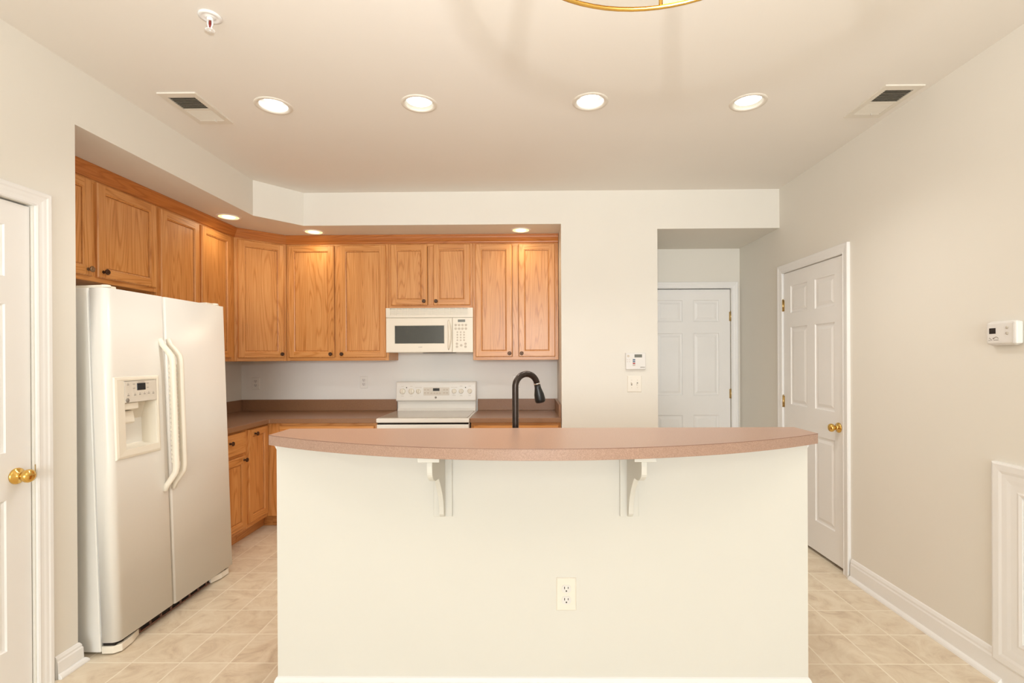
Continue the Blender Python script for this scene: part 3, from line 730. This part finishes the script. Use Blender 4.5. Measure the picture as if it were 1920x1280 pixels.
b = MB(); b.lathe([(0.010, 0.0), (0.010, -0.0015), (0.008, -0.002), (0.0, -0.002)], (0, 0, 0), 'y', 24); o = b.build('badge', M['ink'], con); o.location = (0.380, conY(1.033), 1.033)

# ------------------------------------------------------------------ refrigerator (leans back slightly on raised front feet)
t = thing('refrigerator', 'bisque side-by-side refrigerator with ice and water dispenser', 'refrigerator', (-1.952, 2.320, 0.0), PI / 2, rotx=-0.0300)
FW = 0.910; FZ0, FZ1 = 0.062, 1.742; SEAM = 0.373
mb = MB(); mb.prism([(0.088, 0.012), (0.70, 0.036), (0.70, 1.745), (0.088, 1.745)], 'x', 0.006, FW - 0.006); mb.build('cabinet_shell', M['bisque'], t, bevel=0.006)
mb = MB()
for a, b in ((0.012, SEAM - 0.008), (SEAM + 0.012, FW - 0.012)): mb.wallslab('x', a, b, 0.076, 0.090, FZ0 + 0.012, FZ1 - 0.012, [(a + 0.03, b - 0.03, FZ0 + 0.05, FZ1 - 0.05)])
mb.build('gasket', M['gasket'], t)
def curved_door(mb, x0, x1, z0, z1, dep=0.076, hole=None, rl=0.030, rr=0.012):
    # front outline in plan: rounded outer/inner corners; holes are left open in front
    def arc(cx, cy, r, a0, a1, n=6): return [(cx + r * math.cos(a0 + (a1 - a0) * k / n), cy + r * math.sin(a0 + (a1 - a0) * k / n)) for k in range(n + 1)]
    plan = [(x0, dep)] + arc(x0 + rl, rl, rl, PI, 1.5 * PI) 
    if hole: plan += [(hole[0], 0.0), (hole[1], 0.0)]
    plan += arc(x1 - rr, rr, rr, 1.5 * PI, 2 * PI) + [(x1, dep)]
    zs = [z0, z1] if not hole else [z0, hole[2], hole[3], z1]
    for i in range(len(plan) - 1):
        (a, b), (c, d) = plan[i], plan[i + 1]
        for j in range(len(zs) - 1):
            if hole and abs(a - hole[0]) < 1e-6 and abs(c - hole[1]) < 1e-6 and j == 1: continue
            mb.add([(a, b, zs[j]), (c, d, zs[j]), (c, d, zs[j + 1]), (a, b, zs[j + 1])], [(0, 1, 2, 3)], 0, True)
    for z in (z0, z1): mb.add([(p[0], p[1], z) for p in plan], [tuple(range(len(plan)))])
    mb.add([(x0, dep, z0), (x1, dep, z0), (x1, dep, z1), (x0, dep, z1)], [(0, 1, 2, 3)])
HO = (0.046, 0.288, 0.938, 1.296)
mb = MB(); curved_door(mb, 0.0, SEAM - 0.004, FZ0, FZ1, hole=HO); fd = mb.build('freezer_door', M['bisque'], t)
mb = MB(); curved_door(mb, SEAM + 0.004, FW, FZ0 - 0.004, FZ1, rl=0.014, rr=0.012); rd = mb.build('refrigerator_door', M['bisque'], t)
def handle(parent, xo, side):
    n = 26; pts = []; rads = []
    ztop, zbot = 1.512, 0.690
    for k in range(n + 1):
        s_ = k / n; z = ztop + (zbot - ztop) * s_
        e = min(s_, 1 - s_) / 0.14; e = min(1, e); e = e * e * (3 - 2 * e) if e < 1 else 1
        pts.append((xo + side * 0.018 * e, -0.002 - 0.052 * e, z)); rads.append(0.012 + 0.003 * e)
    b = MB(); b.tube(pts, rads, 16, sx=1.15, sy=0.95, up=(0, -1, 0)); h = b.build('handle', M['bisque2'], parent)
    # scalloped grip strip on the underside of the bar
    g = MB()
    for k in range(22):
        z = 1.36 - k * 0.0245; g.lathe([(0.0, -0.011), (0.006, -0.010), (0.0085, 0.0), (0.006, 0.010), (0.0, 0.011)], (xo + side * 0.018 - side * 0.0, -0.038, z), 'z', 8, cap=False)
    g.build('grip_strip', M['bisque2'], parent)
handle(fd, SEAM - 0.040, 1); handle(rd, SEAM + 0.020, 1)
# dispenser
DS = MB()
fx0, fx1, fz0, fz1 = 0.024, 0.312, 0.914, 1.316
rx0, rx1, rz0, rz1 = 0.082, 0.290, 0.958, 1.186
# raised frame with a panel area and recess
pr = [(0, 0.002), (0.004, -0.006), (0.014, -0.009)]
def rect(a, b, c, d, y): return [(a, y, c), (b, y, c), (b, y, d), (a, y, d)]
rings = [(0, 1, 5, 4), (1, 2, 6, 5), (2, 3, 7, 6), (3, 0, 4, 7)]
for (i0, y0_), (i1, y1_) in zip(pr, pr[1:]):
    DS.add(rect(fx0 + i0, fx1 - i0, fz0 + i0, fz1 - i0, y0_) + rect(fx0 + i1, fx1 - i1, fz0 + i1, fz1 - i1, y1_), rings)
FYr = -0.009
DS.add(rect(fx0 + 0.014, fx1 - 0.014, fz0 + 0.014, fz1 - 0.014, FYr) + rect(rx0, rx1, rz0, fz1 - 0.022, FYr + 0.002), rings)
# recess: side walls, floor, top, curved back
dep = 0.085; bk = []
for k in range(9):
    s_ = k / 8; z = rz1 + (rz0 + 0.02 - rz1) * s_; bk.append((0.035 + (dep - 0.035) * math.sin(s_ * PI * 0.5 + 0.3) / 1.0, z))
bk += [(dep * 0.8, rz0 + 0.006), (0.03, rz0)]
for i in range(len(bk) - 1):
    (a, z_a), (b, z_b) = bk[i], bk[i + 1]
    DS.add([(rx0 + 0.004, a, z_a), (rx1 - 0.004, a, z_a), (rx1 - 0.004, b, z_b), (rx0 + 0.004, b, z_b)], [(0, 1, 2, 3)], 0, True)
for x, xb in ((rx0, rx0 + 0.004), (rx1, rx1 - 0.004)):
    DS.add([(x, FYr + 0.002, rz0), (x, FYr + 0.002, rz1)] + [(xb, a, z) for a, z in bk], [tuple([1] + list(range(2, 2 + len(bk))) + [0])])
DS.add([(rx0, FYr + 0.002, rz0), (rx1, FYr + 0.002, rz0), (rx1 - 0.004, 0.03, rz0), (rx0 + 0.004, 0.03, rz0)], [(0, 1, 2, 3)])
DS.add([(rx0, FYr + 0.002, rz1), (rx1, FYr + 0.002, rz1), (rx1 - 0.004, bk[0][0], rz1), (rx0 + 0.004, bk[0][0], rz1)], [(0, 1, 2, 3)])
dsp = DS.build('dispenser', M['bisque2'], t)
mb = MB(); mb.box(rx0 + 0.001, rx1 - 0.002, FYr + 0.0005, 0.02, rz1 + 0.001, fz1 - 0.024); mb.build('touch_panel', M['panelgrey'], dsp, bevel=0.001)
mb = MB(); mb.box(0.158, 0.213, FYr - 0.0015, FYr + 0.001, 1.245, 1.280); mb.build('display', M['black'], dsp, bevel=0.002)
mb = MB()
for x, z, l in [(0.140, 1.277, .008), (0.140, 1.256, .007), (0.228, 1.277, .008), (0.228, 1.256, .006), (0.186, 1.285, .022)]: mb.box(x - l, x + l, FYr - 0.0004, FYr + 0.001, z - 0.0012, z + 0.0012)
mb.build('panel_print', M['ink'], dsp)
for x, z in [(0.102, 1.276), (0.102, 1.223), (0.144, 1.223), (0.175, 1.224), (0.205, 1.225), (0.233, 1.226), (0.264, 1.224)]:
    mb = MB(); mb.box(x - 0.011, x + 0.011, FYr - 0.0005, FYr + 0.001, z - 0.009, z + 0.009); mb.box(x - 0.006, x + 0.006, FYr - 0.001, FYr + 0.001, z - 0.003, z + 0.001, 1); mb.box(x - 0.0025, x + 0.0025, FYr - 0.001, FYr + 0.001, z + 0.005, z + 0.0075, 1)
    mb.build('button', [M['panelgrey'], M['ink']], dsp)
mb = MB(); mb.lathe([(0.0105, 0.0), (0.0105, -0.0018), (0.0, -0.0018)], (0.097, FYr + 0.001, 1.1985), 'y', 22); bd = mb.build('badge', M['ink'], dsp)
mb = MB(); mb.prism([(0.0, 1.186), (0.0, 1.152), (0.03, 1.148), (0.07, 1.150), (0.07, 1.186)], 'x', 0.085, 0.176); mb.build('ice_chute', M['bisque2'], dsp, bevel=0.004)
mb = MB(); mb.prism([(0.020, 1.146), (0.010, 1.085), (0.022, 1.080), (0.055, 1.100), (0.060, 1.148)], 'x', 0.085, 0.166); mb.build('dispenser_paddle', M['bisque2'], dsp, bevel=0.006)
# toe grille and feet
mb = MB(); mb.box(0.12, FW - 0.10, 0.050, 0.075, 0.010, 0.060, 0)
mb.box(0.012, FW - 0.012, 0.024, 0.08, 0.043, 0.060, 0); mb.build('grille_recess', M['dark'], t)
mb = MB()
mb.box(0.12, FW - 0.1, 0.042, 0.050, 0.006, 0.013); mb.box(0.12, FW - 0.1, 0.044, 0.050, 0.030, 0.034)
for k in range(9): mb.box(0.18 + k * 0.075, 0.187 + k * 0.075, 0.042, 0.050, 0.010, 0.056)
mb.build('toe_grille', M['seam'], t)
for q in ([(0.006, 0.085), (0.006, 0.03), (0.03, 0.004), (0.10, 0.010), (0.17, 0.034), (0.17, 0.060), (0.12, 0.070), (0.10, 0.085)],
          [(FW - 0.006, 0.085), (FW - 0.006, 0.03), (FW - 0.03, 0.012), (FW - 0.10, 0.014), (FW - 0.17, 0.036), (FW - 0.17, 0.060), (FW - 0.10, 0.085)]):
    mb = MB(); mb.prism(q, 'z', 0.006, 0.042); mb.build('corner_cover', M['bisque2'], t, bevel=0.004)
for x in (0.05, FW - 0.05):
    mb = MB(); mb.lathe([(0.016, 0.0), (0.018, 0.014), (0.010, 0.020)], (x, 0.035, 0.036), 'z', 14); mb.build('lower_hinge', M['dark'], t)
for x, y, z in ((0.10, 0.62, 0.020), (FW - 0.10, 0.62, 0.020), (0.10, 0.10, 0.004), (FW - 0.10, 0.10, 0.004)):
    mb = MB(); mb.lathe([(0.018, 0.0), (0.018, 0.016)], (x, y, z), 'z', 14); mb.build('foot', M['dark'], t)
for x0, x1, cx in ((0.02, 0.10, 0.045), (FW - 0.13, FW - 0.004, FW - 0.04)):
    mb = MB(); mb.box(x0, x1, 0.03, 0.20, FZ1 + 0.003, FZ1 + 0.016); mb.lathe([(0.022, 0.0), (0.022, 0.010), (0.018, 0.014)], (cx, 0.036, FZ1 + 0.0045), 'z', 18); mb.build('hinge_cover', M['bisque2'], t, bevel=0.003)

# ------------------------------------------------------------------ breakfast bar / island
PX0, PX1, PY, PYB = -1.029, 1.111, 2.0, 2.115
BZ, BT = 1.097, 0.040
BX0, BX1, BYF, BYC, BYB = -1.0405, 1.1305, 1.9605, 1.646, 2.136
t = thing('kitchen_island', 'ivory painted half wall carrying the breakfast bar', 'island', (0, PY, 0))
mb = MB(); mb.box(PX0, PX1, 0, PYB - PY, 0, BZ - BT - 0.001); mb.build('half_wall', M['island'], t)
mb = MB(); sweep(mb, [(PX0, PYB - PY), (PX0, 0.0), (PX1, 0.0), (PX1, PYB - PY)][::1], [(p[0], p[1]) for p in base_profile(0.112)])
mb.build('baseboard', M['trim'], t)
for x, s_ in ((PX0, -1), (PX1, 1)):
    mb = MB()
    zt = BZ - BT - 0.001
    q = [(0, zt), (0.014, zt), (0.014, zt - 0.005), (0.012, zt - 0.008), (0.006, zt - 0.012), (0.004, zt - 0.018), (0.0, zt - 0.024)]
    mb.prism([(x + s_ * a, z) for a, z in q], 'y', 0.0, PYB - PY); mb.build('end_moulding', M['trim'], t)

def arc_front(n=40):
    c = (BX1 - BX0) / 2; sg = BYF - BYC; R = (c * c + sg * sg) / (2 * sg); cx = (BX0 + BX1) / 2; cy = BYC + R
    th = math.asin(c / R)
    return [(cx + R * math.sin(-th + 2 * th * k / n), cy - R * math.cos(-th + 2 * th * k / n)) for k in range(n + 1)]
AF = arc_front()
t = thing('bar_top', 'rose-beige laminate bar top with a bowed front edge', 'bar top', (0, 0, BZ))
mb = MB(); poly = AF + [(BX1, BYB), (BX0, BYB)]
mb.prism(poly, 'z', -BT, 0.0); mb.build('slab', M['bar'], t, bevel=0.0008, seg=1)
sm = MB(); sweep(sm, AF, [(0.0, -0.0022), (0.0007, -0.0022), (0.0007, -0.0006), (0.0, -0.0006)]); sm.build('edge_seam', M['seam'], t)

def corbel(cx, label):
    t = thing('corbel_bracket', label, 'bracket', (cx, PY - 0.001, 0.761), 0, 'corbels under the bar')
    zt = BZ - BT - 0.0015 - 0.761
    mb = MB(); mb.box(-0.037, 0.037, -0.012, 0, 0, zt - 0.016); mb.build('back_plate', M['island'], t, bevel=0.002)
    mb = MB(); mb.box(-0.038, 0.038, -0.295, 0, zt - 0.016, zt); mb.build('top_plate', M['island'], t, bevel=0.002)
    p = [(-0.012, zt - 0.016), (-0.272, zt - 0.016), (-0.276, zt - 0.035), (-0.274, zt - 0.055)]
    for k in range(1, 9):
        a = k / 8 * PI / 2; p.append((-0.274 + 0.112 * (1 - math.cos(a)), zt - 0.055 - 0.050 * math.sin(a)))
    p += [(-0.148, zt - 0.108), (-0.143, zt - 0.114)]
    for k in range(1, 11):
        s_ = k / 10; p.append((-0.143 + 0.098 * (1 - (1 - s_) ** 1.9), zt - 0.114 - (zt - 0.114 - 0.022) * s_))
    p += [(-0.036, 0.012), (-0.024, 0.006), (-0.012, 0.006)]
    mb = MB(); mb.prism(p, 'x', -0.0095, 0.0095); mb.build('arm', M['island'], t, bevel=0.0015)
corbel(-0.352, 'left of the two ivory corbel brackets under the bar top')
corbel(0.395, 'right of the two ivory corbel brackets under the bar top')

# sink side of the island (faces the kitchen)
t = thing('sink_cabinet', 'oak sink base cabinet on the kitchen side of the half wall', 'cabinet', (1.10, 2.70, 0), PI)
w = 2.11; body(t, w, 0.583, 0, BH, [(0.03, w - 0.03, 0.13, BH - 0.03)], toe=True)
for k in range(4): cab_door(t, 0.02 + k * 0.522, 0.525 + k * 0.522, 0.125, BH - 0.02, (0.06 + k * 0.522, 0.80))
t = MB(); t.box(-1.02, 1.105, 2.117, 2.74, BH + 0.0015, CT); tag(t.build('sink_counter', M['counter'], bevel=0.004), 'brown laminate counter behind the raised bar holding the faucet', 'countertop')

# faucet
fx, fy = -0.066, 2.22
t = thing('faucet', 'oil-rubbed bronze gooseneck pull-down faucet rising behind the bar', 'faucet', (fx, fy, CT))
mb = MB(); mb.lathe([(0.030, 0.0), (0.030, 0.006), (0.022, 0.012), (0.019, 0.05), (0.017, 0.055)], (0, 0, 0), 'z', 24); mb.build('base', M['faucet'], t)
dx, dy = 0.80, 0.60; Rr = 0.062; hS = 1.268 - CT
pts = [(0, 0, 0.05 + (hS - 0.05) * k / 6) for k in range(7)]
for k in range(1, 19):
    a = PI * k / 18 * 0.93; u = Rr * (1 - math.cos(a)); pts.append((dx * u, dy * u, hS + Rr * 0.92 * math.sin(a)))
u1 = pts[-1]
mb = MB(); mb.tube(pts, 0.0142, 18); mb.build('gooseneck', M['faucet'], t)
a = PI * 0.93; dirv = Vector((dx * math.sin(a) * 0.7 + 0.06, dy * math.sin(a) * 0.7 + 0.05, math.cos(a))).normalized(); p0 = Vector(u1)
mb = MB(); mb.tube([p0 - dirv * 0.002, p0 + dirv * 0.004], 0.0152, 18); mb.build('collar', M['chrome'], t)
q = [p0 + dirv * s_ for s_ in (0.004, 0.02, 0.036, 0.052, 0.072, 0.086, 0.090)]
mb = MB(); mb.tube(q, [0.0142, 0.0150, 0.0185, 0.0225, 0.0245, 0.0240, 0.021], 20); mb.build('spray_head', M['matteblack'], t)
mb = MB(); mb.tube([(0.0, 0.018, 0.045), (0.0, 0.05, 0.055), (0.0, 0.11, 0.075)], [0.009, 0.007, 0.006], 12); mb.build('lever', M['faucet'], t)

# ------------------------------------------------------------------ outlets, switch, keypad, thermostat
def outlet(loc, label, k=1.0, group=None, wide=0.070, high=0.115, pm='outlet'):
    t = thing('outlet', label, 'outlet', loc, 0, group)
    mb = MB(); w, h = wide * k / 2, high * k / 2
    e = 0.005
    vs = rect(-w, w, -h, h, 0) + rect(-w + e * 0.4, w - e * 0.4, -h + e * 0.4, h - e * 0.4, -0.004) + rect(-w + e, w - e, -h + e, h - e, -0.0062)
    mb.add(vs, rings + [(4, 5, 9, 8), (5, 6, 10, 9), (6, 7, 11, 10), (7, 4, 8, 11), (8, 9, 10, 11)])
    mb.build('cover_plate', M[pm], t)
    for s_ in (1, -1):
        b = MB(); r = 0.0168 * k; pts = []
        for q in range(28):
            a = 2 * PI * q / 28; pts.append((r * math.cos(a), max(-0.0135 * k, min(0.0135 * k, r * math.sin(a)))))
        b.prism(pts, 'y', -0.0085, -0.005); o = b.build('receptacle', M['white'], t, bevel=0.0006); o.location = (0, 0, s_ * 0.0195 * k)
        b = MB(); b.box(-0.0075 * k, -0.0050 * k, -0.0089, -0.008, 0.0, 0.0085 * k); b.box(0.0050 * k, 0.0073 * k, -0.0089, -0.008, 0.001, 0.0078 * k)
        b.lathe([(0.0026 * k, -0.0089), (0.0026 * k, -0.008)], (0, 0, -0.0065 * k), 'y', 12); b.build('slot', M['dark'], o)
    b = MB(); b.lathe([(0.0028 * k, -0.0072), (0.0028 * k, -0.006)], (0, 0, 0), 'y', 12); b.build('screw', M['white'], t)
    return t
outlet((0.142, PY, 0.447), 'ivory duplex outlet on the front of the half wall', 1.16, 'duplex outlets')
outlet((-2.600, YB, 1.166), 'ivory outlet on the back wall nearest the kitchen corner', 1.0, 'duplex outlets', 0.075, 0.115, pm='outletw')
outlet((-1.572, YB, 1.172), 'ivory outlet on the back wall just left of the range', 1.0, 'duplex outlets', pm='outletw')
outlet((-0.128, YB, 1.176), 'ivory outlet on the back wall partly hidden behind the faucet', 1.0, 'duplex outlets', pm='outletw')

t = thing('light_switch', 'ivory two-gang toggle switch plate below the keypad', 'switch', (0.844, YN, 1.182))
mb = MB(); w, h, e = 0.058, 0.067, 0.006
mb.add(rect(-w, w, -h, h, 0) + rect(-w + 0.002, w - 0.002, -h + 0.002, h - 0.002, -0.004) + rect(-w + e, w - e, -h + e, h - e, -0.006), rings + [(4, 5, 9, 8), (5, 6, 10, 9), (6, 7, 11, 10), (7, 4, 8, 11), (8, 9, 10, 11)])
mb.build('cover_plate', M['outlet'], t)
for x, up in ((-0.023, 1), (0.023, -1)):
    mb = MB(); mb.box(x - 0.0055, x + 0.0055, -0.0066, -0.005, -0.0125, 0.0125); mb.build('toggle_slot', M['ink'], t)
    mb = MB(); mb.prism([(-0.006, -0.004 * up), (-0.006, 0.007 * up), (-0.018, 0.013 * up), (-0.018, 0.007 * up)], 'x', x - 0.0045, x + 0.0045); mb.build('toggle', M['outlet'], t, bevel=0.001)
    mb = MB()
    for z in (0.030, -0.030): mb.lathe([(0.003, -0.0072), (0.003, -0.006)], (x, 0, z), 'y', 10)
    mb.build('screw', M['button'], t)

t = thing('alarm_keypad', 'pale grey alarm keypad with small screen on the partition wall', 'keypad', (0.851, YN, 1.366))
mb = MB(); mb.box(-0.080, 0.080, -0.024, 0, -0.067, 0.067); kp = mb.build('housing', M['white'], t, bevel=0.005, seg=3)
mb = MB(); mb.box(-0.010, 0.050, -0.0255, -0.022, 0.030, 0.054); mb.build('display', M['lcd'], t)
for i, m in enumerate(('blue', 'blue', 'redkey', 'inklight')):
    z = 0.011 - 0.0145 * i; mb = MB(); mb.box(-0.024, -0.005, -0.0265, -0.022, z - 0.005, z + 0.005); o = mb.build('emergency_key', M[m], t)
for x in (-0.068, -0.050):
    for z in (0.012, -0.004):
        mb = MB(); mb.box(x - 0.004, x + 0.004, -0.0248, -0.022, z - 0.002, z + 0.002); mb.build('indicator', M['button'], t)
mb = MB(); mb.lathe([(0.010, -0.0245), (0.010, -0.022)], (-0.060, 0, 0.041), 'y', 16); mb.build('speaker_opening', M['button'], t)
mb = MB()
for k, (a, b) in enumerate(((0, .006), (.0075, .006), (.015, .007), (.0235, .005), (.030, .005))): mb.box(0.039 + a - 0.002, 0.039 + a + b - 0.002, -0.0247, -0.023, -0.053, -0.046)
mb.build('brand_mark', M['ink'], t)

t = thing('thermostat', 'white thermostat with small black screen on the right wall', 'thermostat', (XR, 2.105, 1.494), -PI / 2)
# local x -> -Y
mb = MB(); poly = [(-0.077, -0.050), (0.062, -0.050), (0.062, 0.050), (-0.077, 0.050)]
mb.box(-0.077, 0.062, -0.030, 0, -0.047, 0.047); mb.build('housing', M['white'], t, bevel=0.009, seg=3)
mb = MB(); mb.box(-0.070, 0.055, -0.0275, 0.0, -0.052, 0.052); 
mb.build('back_plate', M['white'], t, bevel=0.012, seg=3)
mb = MB(); mb.box(0.046, 0.064, -0.034, -0.006, -0.046, 0.047); mb.build('side_cover', M['trim'], t, bevel=0.005)
mb = MB(); mb.box(-0.060, -0.031, -0.0312, -0.028, -0.002, 0.022); mb.build('display', M['black'], t)
for z in (0.022, -0.002):
    mb = MB(); mb.lathe([(0.0055, -0.030), (0.0062, -0.0315), (0.0045, -0.0335), (0.0, -0.034)], (0.020, 0, z), 'y', 16); mb.build('button', M['inklight'], t)
mb = MB()
mb.tube([(-0.060 + 0.012 * k / 6, -0.0305, -0.019 - 0.010 * (k / 6)) for k in range(7)], 0.0012, 6)
mb.tube([(-0.040 + 0.022 * k / 8, -0.0305, -0.022 + 0.006 * math.sin(PI * k / 8)) for k in range(9)], 0.0013, 6)
mb.box(-0.040, -0.018, -0.0308, -0.029, -0.030, -0.028); mb.lathe([(0.003, -0.031), (0.003, -0.029)], (-0.041, 0, -0.022), 'y', 10)
mb.box(-0.064, -0.054, -0.0308, -0.029, -0.031, -0.0295)
mb.build('brand_mark', M['ink'], t)

# ------------------------------------------------------------------ ceiling fittings
names4 = ['lit recessed ceiling light furthest left in the row of four, beside the air vent', 'second recessed ceiling light from the left in the row of four',
          'third recessed ceiling light from the left in the row of four', 'lit recessed ceiling light furthest right in the row of four, nearest the right wall']
tilts = [(0.0, 0.40), (0.0, 0.06), (0.0, 0.40), (0.0, 0.06)]
for i, (x, y) in enumerate(CANS):
    t = thing('recessed_light', names4[i], 'ceiling light', (x, y, CZ), 0, 'recessed lights across the ceiling')
    deep = i in (0, 2)
    mb = MB(); mb.lathe([(0.0715, 0.05), (0.0715, 0.004), (0.074, -0.002), (0.083, -0.005), (0.092, -0.004), (0.0955, 0.0), (0.0955, 0.001)], (0, 0, 0), 'z', 48, cap=False); mb.build('trim_ring', M['trim2'], t)
    hz, lr = (0.036, 0.052) if deep else (0.015, 0.0665)
    mb = MB(); mb.lathe([(0.0715, 0.002), (0.070, hz), (lr - 0.002, hz + 0.004), (0.05, 0.11), (0.0, 0.112)], (0, 0, 0), 'z', 40, cap=False)
    mb.build('baffle', M['trim'] if deep else M['baffle'], t)
    mb = MB(); mb.lathe([(lr, hz + 0.003), (lr * 0.98, hz), (lr * 0.8, hz - 0.002), (0.0, hz - 0.003)], (0, 0, 0), 'z', 40, cap=False); mb.build('lamp_lens', M['lens'], t)
    spot('lamp', (x, y, CZ - 0.02), 32, (1.0, 0.97, 0.92), 2.3)
nm3 = ['warm recessed soffit light above the left cabinets', 'warm recessed soffit light at the corner cabinet', 'warm recessed soffit light above the right cabinet near the hall']
for i, (x, y) in enumerate([(-2.287, 3.752), (-1.84, 4.217), (-0.072, 4.208)]):
    t = thing('soffit_light', nm3[i], 'soffit light', (x, y, SZ), 0, 'small lights under the soffit')
    mb = MB(); mb.lathe([(0.070, -0.0015), (0.074, -0.005), (0.082, -0.005), (0.0875, 0.0)], (0, 0, 0), 'z', 40, cap=False); mb.build('trim_ring', M['trim'], t)
    mb = MB(); mb.lathe([(0.071, -0.0012), (0.0, -0.0012)], (0, 0, 0), 'z', 40, cap=False); mb.build('lamp_lens', M['lenswarm'], t)
    mb = MB(); mb.lathe([(0.045, -0.0012), (0.040, -0.006), (0.02, -0.010), (0.0, -0.011)], (0, 0, 0), 'z', 30, cap=False); mb.build('bulb', M['lenscore'], t)
    spot('lamp', (x, y, SZ - 0.03), 5.0, (1.0, 0.85, 0.60), 3.1, 0.07)

def vent(x, label):
    t = thing('air_vent', label, 'air vent', (x, 2.653, CZ), 0, 'ceiling air registers')
    W2, L2 = 0.098, 0.165
    def fr(mb, a, b, c, d): mb.box(a, b, c, d, -0.007, 0.0)
    mb = MB(); fr(mb, -W2, -0.070, -L2, L2); fr(mb, 0.070, W2, -L2, L2); fr(mb, -0.070, 0.070, -L2, -0.126); fr(mb, -0.070, 0.070, 0.126, L2); fr(mb, -0.070, 0.070, -0.006, 0.006)
    mb.build('frame', M['trim2'], t)
    mb = MB(); mb.box(-0.070, 0.070, -0.126, 0.126, -0.0006, 0.0); mb.build('duct_opening', M['dark2'], t)
    for s_, y0 in ((-1, 0.006), (1, -0.126)):
        mb = MB()
        for k in range(9):
            y = y0 + 0.007 + k * 0.0133
            a, b = ((y - 0.0015, -0.0075), (y + 0.0035, -0.0008)) if s_ > 0 else ((y + 0.0035, -0.0008), (y - 0.0015, -0.0075))
            if s_ > 0: a, b = (y + 0.0052, -0.0008), (y - 0.0040, -0.0075)
            else: a, b = (y - 0.0055, -0.0008), (y + 0.0055, -0.0065)
            mb.prism([a, (a[0] + 0.0012, a[1]), (b[0] + 0.0012, b[1]), b], 'x', -0.070, 0.070)
        mb.build('louvre_bank', M['trim2'], t)
    mb = MB(); mb.box(0.02, 0.024, 0.115, 0.13, -0.014, -0.004); mb.build('damper_lever', M['trim2'], t)
    return t
vent(-1.783, 'beige ceiling air vent on the left near the refrigerator side'); vent(1.874, 'beige ceiling air vent on the right against the right wall')

t = thing('fire_sprinkler', 'white pendent fire sprinkler with red bulb near the top left', 'sprinkler', (-1.252, 1.940, CZ))
mb = MB(); mb.lathe([(0.042, 0.0), (0.041, -0.005), (0.030, -0.007), (0.026, -0.004), (0.018, -0.004), (0.015, -0.008)], (0, 0, 0), 'z', 32); mb.build('escutcheon', M['trim'], t)
mb = MB(); mb.lathe([(0.011, -0.004), (0.011, -0.016), (0.009, -0.018)], (0, 0, 0), 'z', 16); mb.tube([(0.010, 0, -0.014), (0.010, 0, -0.03), (0.004, 0, -0.05)], 0.0028, 8); mb.tube([(-0.010, 0, -0.014), (-0.010, 0, -0.03), (-0.004, 0, -0.05)], 0.0028, 8)
mb.lathe([(0.004, -0.046), (0.005, -0.054)], (0, 0, 0), 'z', 12); mb.build('sprinkler_body', M['trim'], t)
mb = MB(); mb.lathe([(0.0035, -0.016), (0.0042, -0.03), (0.003, -0.047)], (0, 0, 0), 'z', 12); mb.build('glass_bulb', M['red'], t)
mb = MB(); pts = []
for k in range(48):
    r = 0.017 if (k % 4) in (0, 1) else 0.0125; a = 2 * PI * k / 48; pts.append((r * math.cos(a), r * math.sin(a)))
mb.prism(pts, 'z', -0.0555, -0.0535); mb.lathe([(0.003, -0.058), (0.003, -0.054)], (0, 0, 0), 'z', 10); mb.build('deflector', M['trim'], t)

# chandelier over the dining end: bent glass panels in brass
CX, CY, CR, CZ0 = 0.173, 0.582, 0.252, 1.9825
t = thing('chandelier', 'brass and clear glass panel pendant light cut off by the top edge', 'pendant light', (CX, CY, CZ0))
ring = lambda r, z, n=72: [(r * math.cos(2 * PI * k / n), r * math.sin(2 * PI * k / n), z) for k in range(n + 1)]
mb = MB(); mb.tube(ring(CR, 0.0), 0.0026, 10, sx=1.3, sy=1.3); mb.build('bottom_ring', M['brass'], t)
mb = MB(); mb.tube(ring(0.135, 0.205), 0.005, 10); mb.build('top_ring', M['brass'], t)
gp = [(CR, 0.002), (CR - 0.004, 0.04), (CR - 0.02, 0.09), (CR - 0.05, 0.14), (CR - 0.085, 0.18), (0.135, 0.205)]
for s_ in range(6):
    a0 = 1.38 + s_ * PI / 3
    mb = MB(); n = 10; vs = []; fs = []
    for r, z in gp:
        for k in range(n + 1):
            a = a0 + PI / 3 * k / n; vs.append((r * math.cos(a), r * math.sin(a), z))
    for i in range(len(gp) - 1):
        for k in range(n): fs.append((i * (n + 1) + k, i * (n + 1) + k + 1, (i + 1) * (n + 1) + k + 1, (i + 1) * (n + 1) + k))
    mb.add(vs, fs, 0, True); mb.build('glass_panel', M['glass'], t)
    mb = MB(); mb.tube([((r + 0.001) * math.cos(a0), (r + 0.001) * math.sin(a0), z) for r, z in gp], 0.0035, 8); mb.build('rib', M['brass'], t)
mb = MB(); mb.lathe([(0.0, 0.235), (0.05, 0.232), (0.11, 0.218), (0.138, 0.205), (0.136, 0.203), (0.0, 0.215)], (0, 0, 0), 'z', 40, cap=False); mb.build('top_cap', M['brass'], t)
mb = MB(); mb.tube([(0, 0, 0.22), (0, 0, CZ - CZ0 - 0.02)], 0.006, 10); mb.build('stem', M['brass'], t)
mb = MB(); mb.lathe([(0.015, CZ - CZ0 - 0.04), (0.055, CZ - CZ0 - 0.02), (0.062, CZ - CZ0)], (0, 0, 0), 'z', 30); mb.build('canopy', M['brass'], t)
mb = MB(); mb.lathe([(0.02, 0.215), (0.02, 0.17), (0.016, 0.165)], (0, 0, 0), 'z', 16); mb.build('lamp_holder', M['trim'], t)
mb = MB(); mb.lathe([(0.012, 0.165), (0.03, 0.12), (0.03, 0.10), (0.018, 0.08), (0.0, 0.075)], (0, 0, 0), 'z', 18, cap=False); mb.build('bulb', M['bulb'], t)
point('lamp', (CX, CY, CZ0 + 0.035), 1.5, (1.0, 0.90, 0.74), 0.03)
